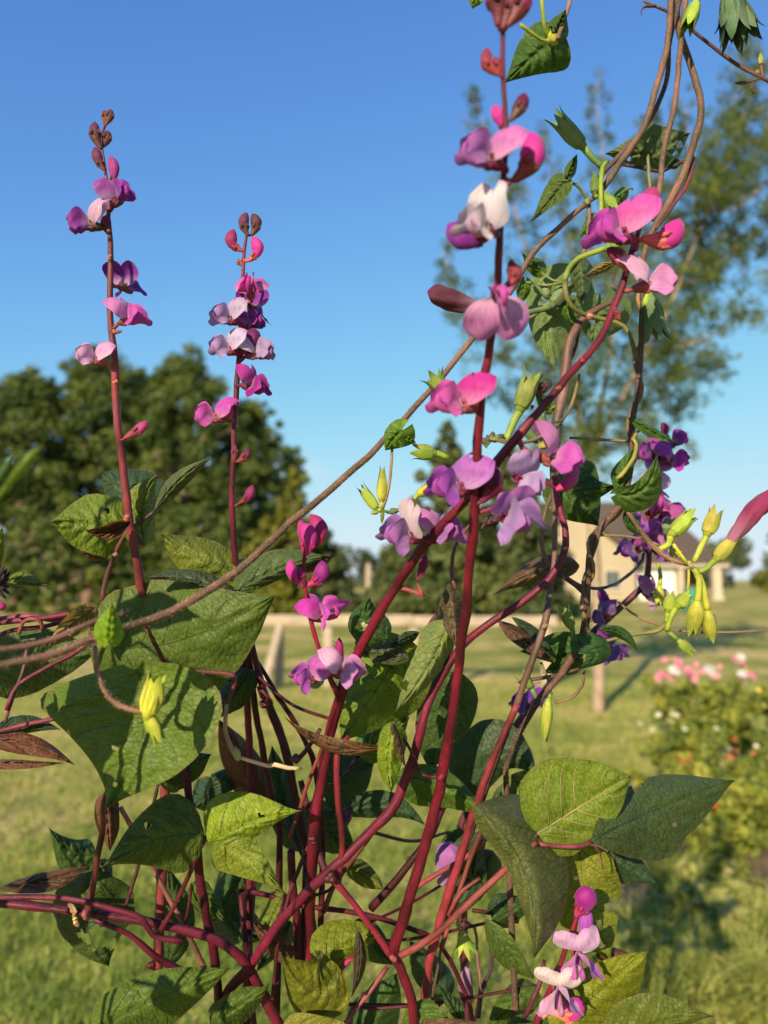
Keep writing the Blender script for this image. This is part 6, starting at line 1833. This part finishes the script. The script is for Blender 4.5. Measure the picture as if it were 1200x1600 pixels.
# lower leaves and shoots
leaf(V3, (912, 1012), (905, 1046), 26, 26, .480, .478, .008, -.004, shape='heart', lobe=.7, col=(.045, .10, .035), mat='vine_leaf', ctrl=(930, 1025))
leaf(V3, (905, 1012), (812, 1018), 26, 28, .505, .50, .01, .006, shape='heart', lobe=.1, col=(.070, .13, .028), mat='vine_leaf')
leaf(V3, (905, 1028), (848, 1052), 20, 20, .50, .505, .01, .006, shape='heart', lobe=.1, col=(.065, .12, .028), mat='vine_leaf')
leaf(V3, (935, 982), (998, 1020), 9, 9, .485, .475, .002, .004, shape='lance', col=(.05, .10, .03), mat='vine_leaf', ctrl=(972, 990))
stalk(V3, [(830, 1062, .49, 4), (870, 1055, .49, 4), (905, 1045, .49, 3)], DBRV, 'vine', 'side_shoot')
stalk(V3, [(868, 1098, .49, 3), (895, 1090, .49, 3.5), (910, 1070, .488, 3.5), (912, 1048, .487, 3)], (.14, .10, .05), 'vine', 'side_shoot', hairs=60)
stalk(V3, [(845, 1035, .495, 3), (855, 1060, .493, 3), (862, 1085, .49, 3)], (.18, .17, .07), 'green', 'side_shoot')
vine_bud(V3, (856, 1100), (850, 1166), .476, 10, [(860, 1085, .486), (858, 1093, .48)], (.42, .46, .04), open_=.1, hair=40)
vine_bud(V3, (892, 978), (878, 942), .492, 10, [(898, 1005), (896, 992)], (.34, .38, .06), open_=.4, hair=20)
vine_bud(V3, (828, 1072), (812, 1052), .495, 9, [(850, 1105), (838, 1090)], (.20, .28, .04), open_=1.0, hair=20)

V4 = thing('morning_glory_vine', 'thin dark vine tip with small curled tendrils crossing the open sky', 'vine', (0.40, 0.60, 0), VINES)
sV4 = []
stalk(V4, [(1330, 1300, .56, 4), (1340, 800, .55, 4), (1320, 400, .53, 4), (1270, 170, .51, 4), (1200, 127, .50, 4), (1150, 100, .50, 4), (1100, 62, .495, 3.8), (1055, 25, .49, 3.5), (1020, 8, .49, 3), (1005, 2, .49, 2)], (.10, .045, .04), 'vine', 'stem', .03, .05, 8, (.36, .58), sV4)
stalk(V4, [(1025, 10, .49, 2.5), (1010, 10, .488, 3.5), (1002, 16, .488, 1.5), (1003, 24, .488, .8)], (.10, .05, .045), 'vine', 'tendril')
stalk(V4, [(1188, 121, .50, 2.5), (1172, 128, .498, 2.5), (1158, 130, .497, 4), (1148, 130, .497, .8)], (.10, .06, .04), 'vine', 'tendril')
stalk(V4, [(1185, 122, .50, 2.5), (1175, 135, .498, 2.5), (1178, 146, .498, 2.2), (1184, 143, .498, 1)], (.06, .035, .035), 'vine', 'tendril')
vine_bud(V4, (1189, 100), (1188, 82), .50, 4.5, [(1192, 122), (1190, 110)], (.42, .36, .05), open_=.05, hair=0, stemcol=(.15, .06, .05))
vine_bud(V4, (1184, 116), (1182, 108), .50, 4.5, None, (.2, .16, .06), open_=.2, hair=0)

V5 = thing('morning_glory_vine', 'green morning glory shoot at the top with a large leaf and ragged drooping buds', 'vine', (0.30, 0.62, 0), VINES)
stalk(V5, [(1420, 1300, .60, 4), (1440, 700, .56, 4), (1400, 100, .50, 4), (1330, -60, .47, 4.5), (1150, -130, .45, 5), (980, -90, .44, 5), (905, -30, .42, 4.5), (885, 20, .415, 4.5), (872, 60, .41, 4)], (.20, .13, .10), 'vine', 'stem', .03, .05, 8, (.42, .60), None, 200)
leaf(V5, (868, 62), (788, 130), 46, 40, .418, .425, .008, .006, shape='heart', lobe=.15, col=(.065, .125, .025), mat='vine_leaf', ctrl=(832, 88))
leaf(V5, (866, 58), (884, 14), 18, 18, .415, .41, .004, .006, shape='heart', lobe=.2, col=(.080, .14, .03), mat='vine_leaf')
stalk(V5, [(862, 62, .405, 4.5), (852, 50, .400, 4.5), (848, 20, .396, 4.5), (845, -30, .394, 4.5)], (.34, .42, .03), 'green', 'side_shoot')
vine_bud(V5, (858, 64), (866, 58), .402, 9, None, (.46, .48, .03), open_=.8, hair=40)
stalk(V5, [(862, 66, .40, 3.5), (845, 62, .396, 3.5), (828, 50, .392, 4), (812, 38, .39, 4)], (.30, .36, .04), 'green', 'side_shoot')
leaf(V5, (748, -20), (738, 14), 14, 14, .40, .395, .0, .0, shape='lance', col=(.14, .22, .03), mat='vine_leaf')
stalk(V5, [(748, -20, .40, 3), (765, -70, .40, 3), (850, -110, .42, 3), (980, -90, .44, 3)], (.2, .2, .05), 'green', 'side_shoot')
vine_bud(V5, (1086, 8), (1070, 56), .46, 12, [(1102, -120, .455), (1098, -40, .46), (1092, -8, .46)], LGRN, open_=.5, hair=20)
for (bx, by, tx, ty, w) in ((1142, -12, 1152, 82, 20), (1155, 8, 1178, 66, 15), (1138, 12, 1135, 60, 13)):
    vine_bud(V5, (bx, by), (tx, ty), .455, w, [(1150, -125, .45), (1146, -50, .455), (bx + 1, by - 12, .455)], (.085, .13, .04), open_=.7, hair=40, sepals=6)

# maroon and tan shoot of the slanting vine, curling down over the largest puckered leaf
stalk(V1, [(212, 976, .352, 4), (224, 974, .365, 4.5), (232, 985, .39, 4.5), (245, 1010, .41, 5), (262, 1038, .422, 5), (300, 1048, .43, 4.5), (340, 1052, .43, 4.5), (364, 1055, .43, 4.5), (366, 1070, .43, 5), (354, 1105, .43, 4.5), (352, 1140, .43, 4.5), (362, 1170, .43, 4.5), (372, 1184, .43, 4.5)], (.24, .05, .06), 'stem', 'side_shoot')
stalk(V1, [(354, 1100, .4285, 4.6), (352, 1140, .4285, 4.8), (362, 1170, .4285, 4.8), (372, 1184, .4285, 5)], (.40, .24, .15), 'green', 'side_shoot')
vine_bud(V1, (368, 1172), (374, 1190), .428, 7, None, (.42, .34, .08), open_=.2, hair=10)
stalk(V1, [(376, 1184, .43, 3.5), (400, 1192, .432, 4), (420, 1197, .433, 4.5), (428, 1194, .433, 5), (450, 1200, .434, 4.5), (472, 1200, .435, 3)], (.58, .42, .24), 'green', 'side_shoot')
leaf(V1, (318, 1055), (318, 1088), 7, 7, .428, .424, .004, .004, shape='lance', col=(.30, .27, .20), mat='vine_leaf', name='withered_leaf')
stalk(V1, [(318, 1052, .43, 2), (318, 1060, .428, 1.5)], (.3, .25, .18), 'green', 'petiole')

V7 = thing('morning_glory_vine', 'blurred yellow-green leaf tips of a shoot close in front of the wood', 'vine', (-0.16, 0.24, 0), VINES)
leaf(V7, (-10, 790), (68, 694), 12, 12, .235, .232, .006, .004, shape='lance', col=(.20, .29, .03), mat='vine_leaf', ctrl=(36, 730))
leaf(V7, (-14, 770), (26, 706), 9, 9, .236, .236, .004, .002, shape='lance', col=(.12, .20, .04), mat='vine_leaf')
leaf(V7, (-16, 800), (50, 745), 8, 8, .238, .236, .004, .004, shape='lance', col=(.14, .22, .04), mat='vine_leaf')
stalk(V7, [(-110, 1500, .26, 5), (-70, 1100, .25, 5), (-30, 860, .24, 5), (-12, 790, .236, 4), (-12, 765, .236, 3)], (.22, .28, .05), 'green', 'stem', ground=(-.19, .25))
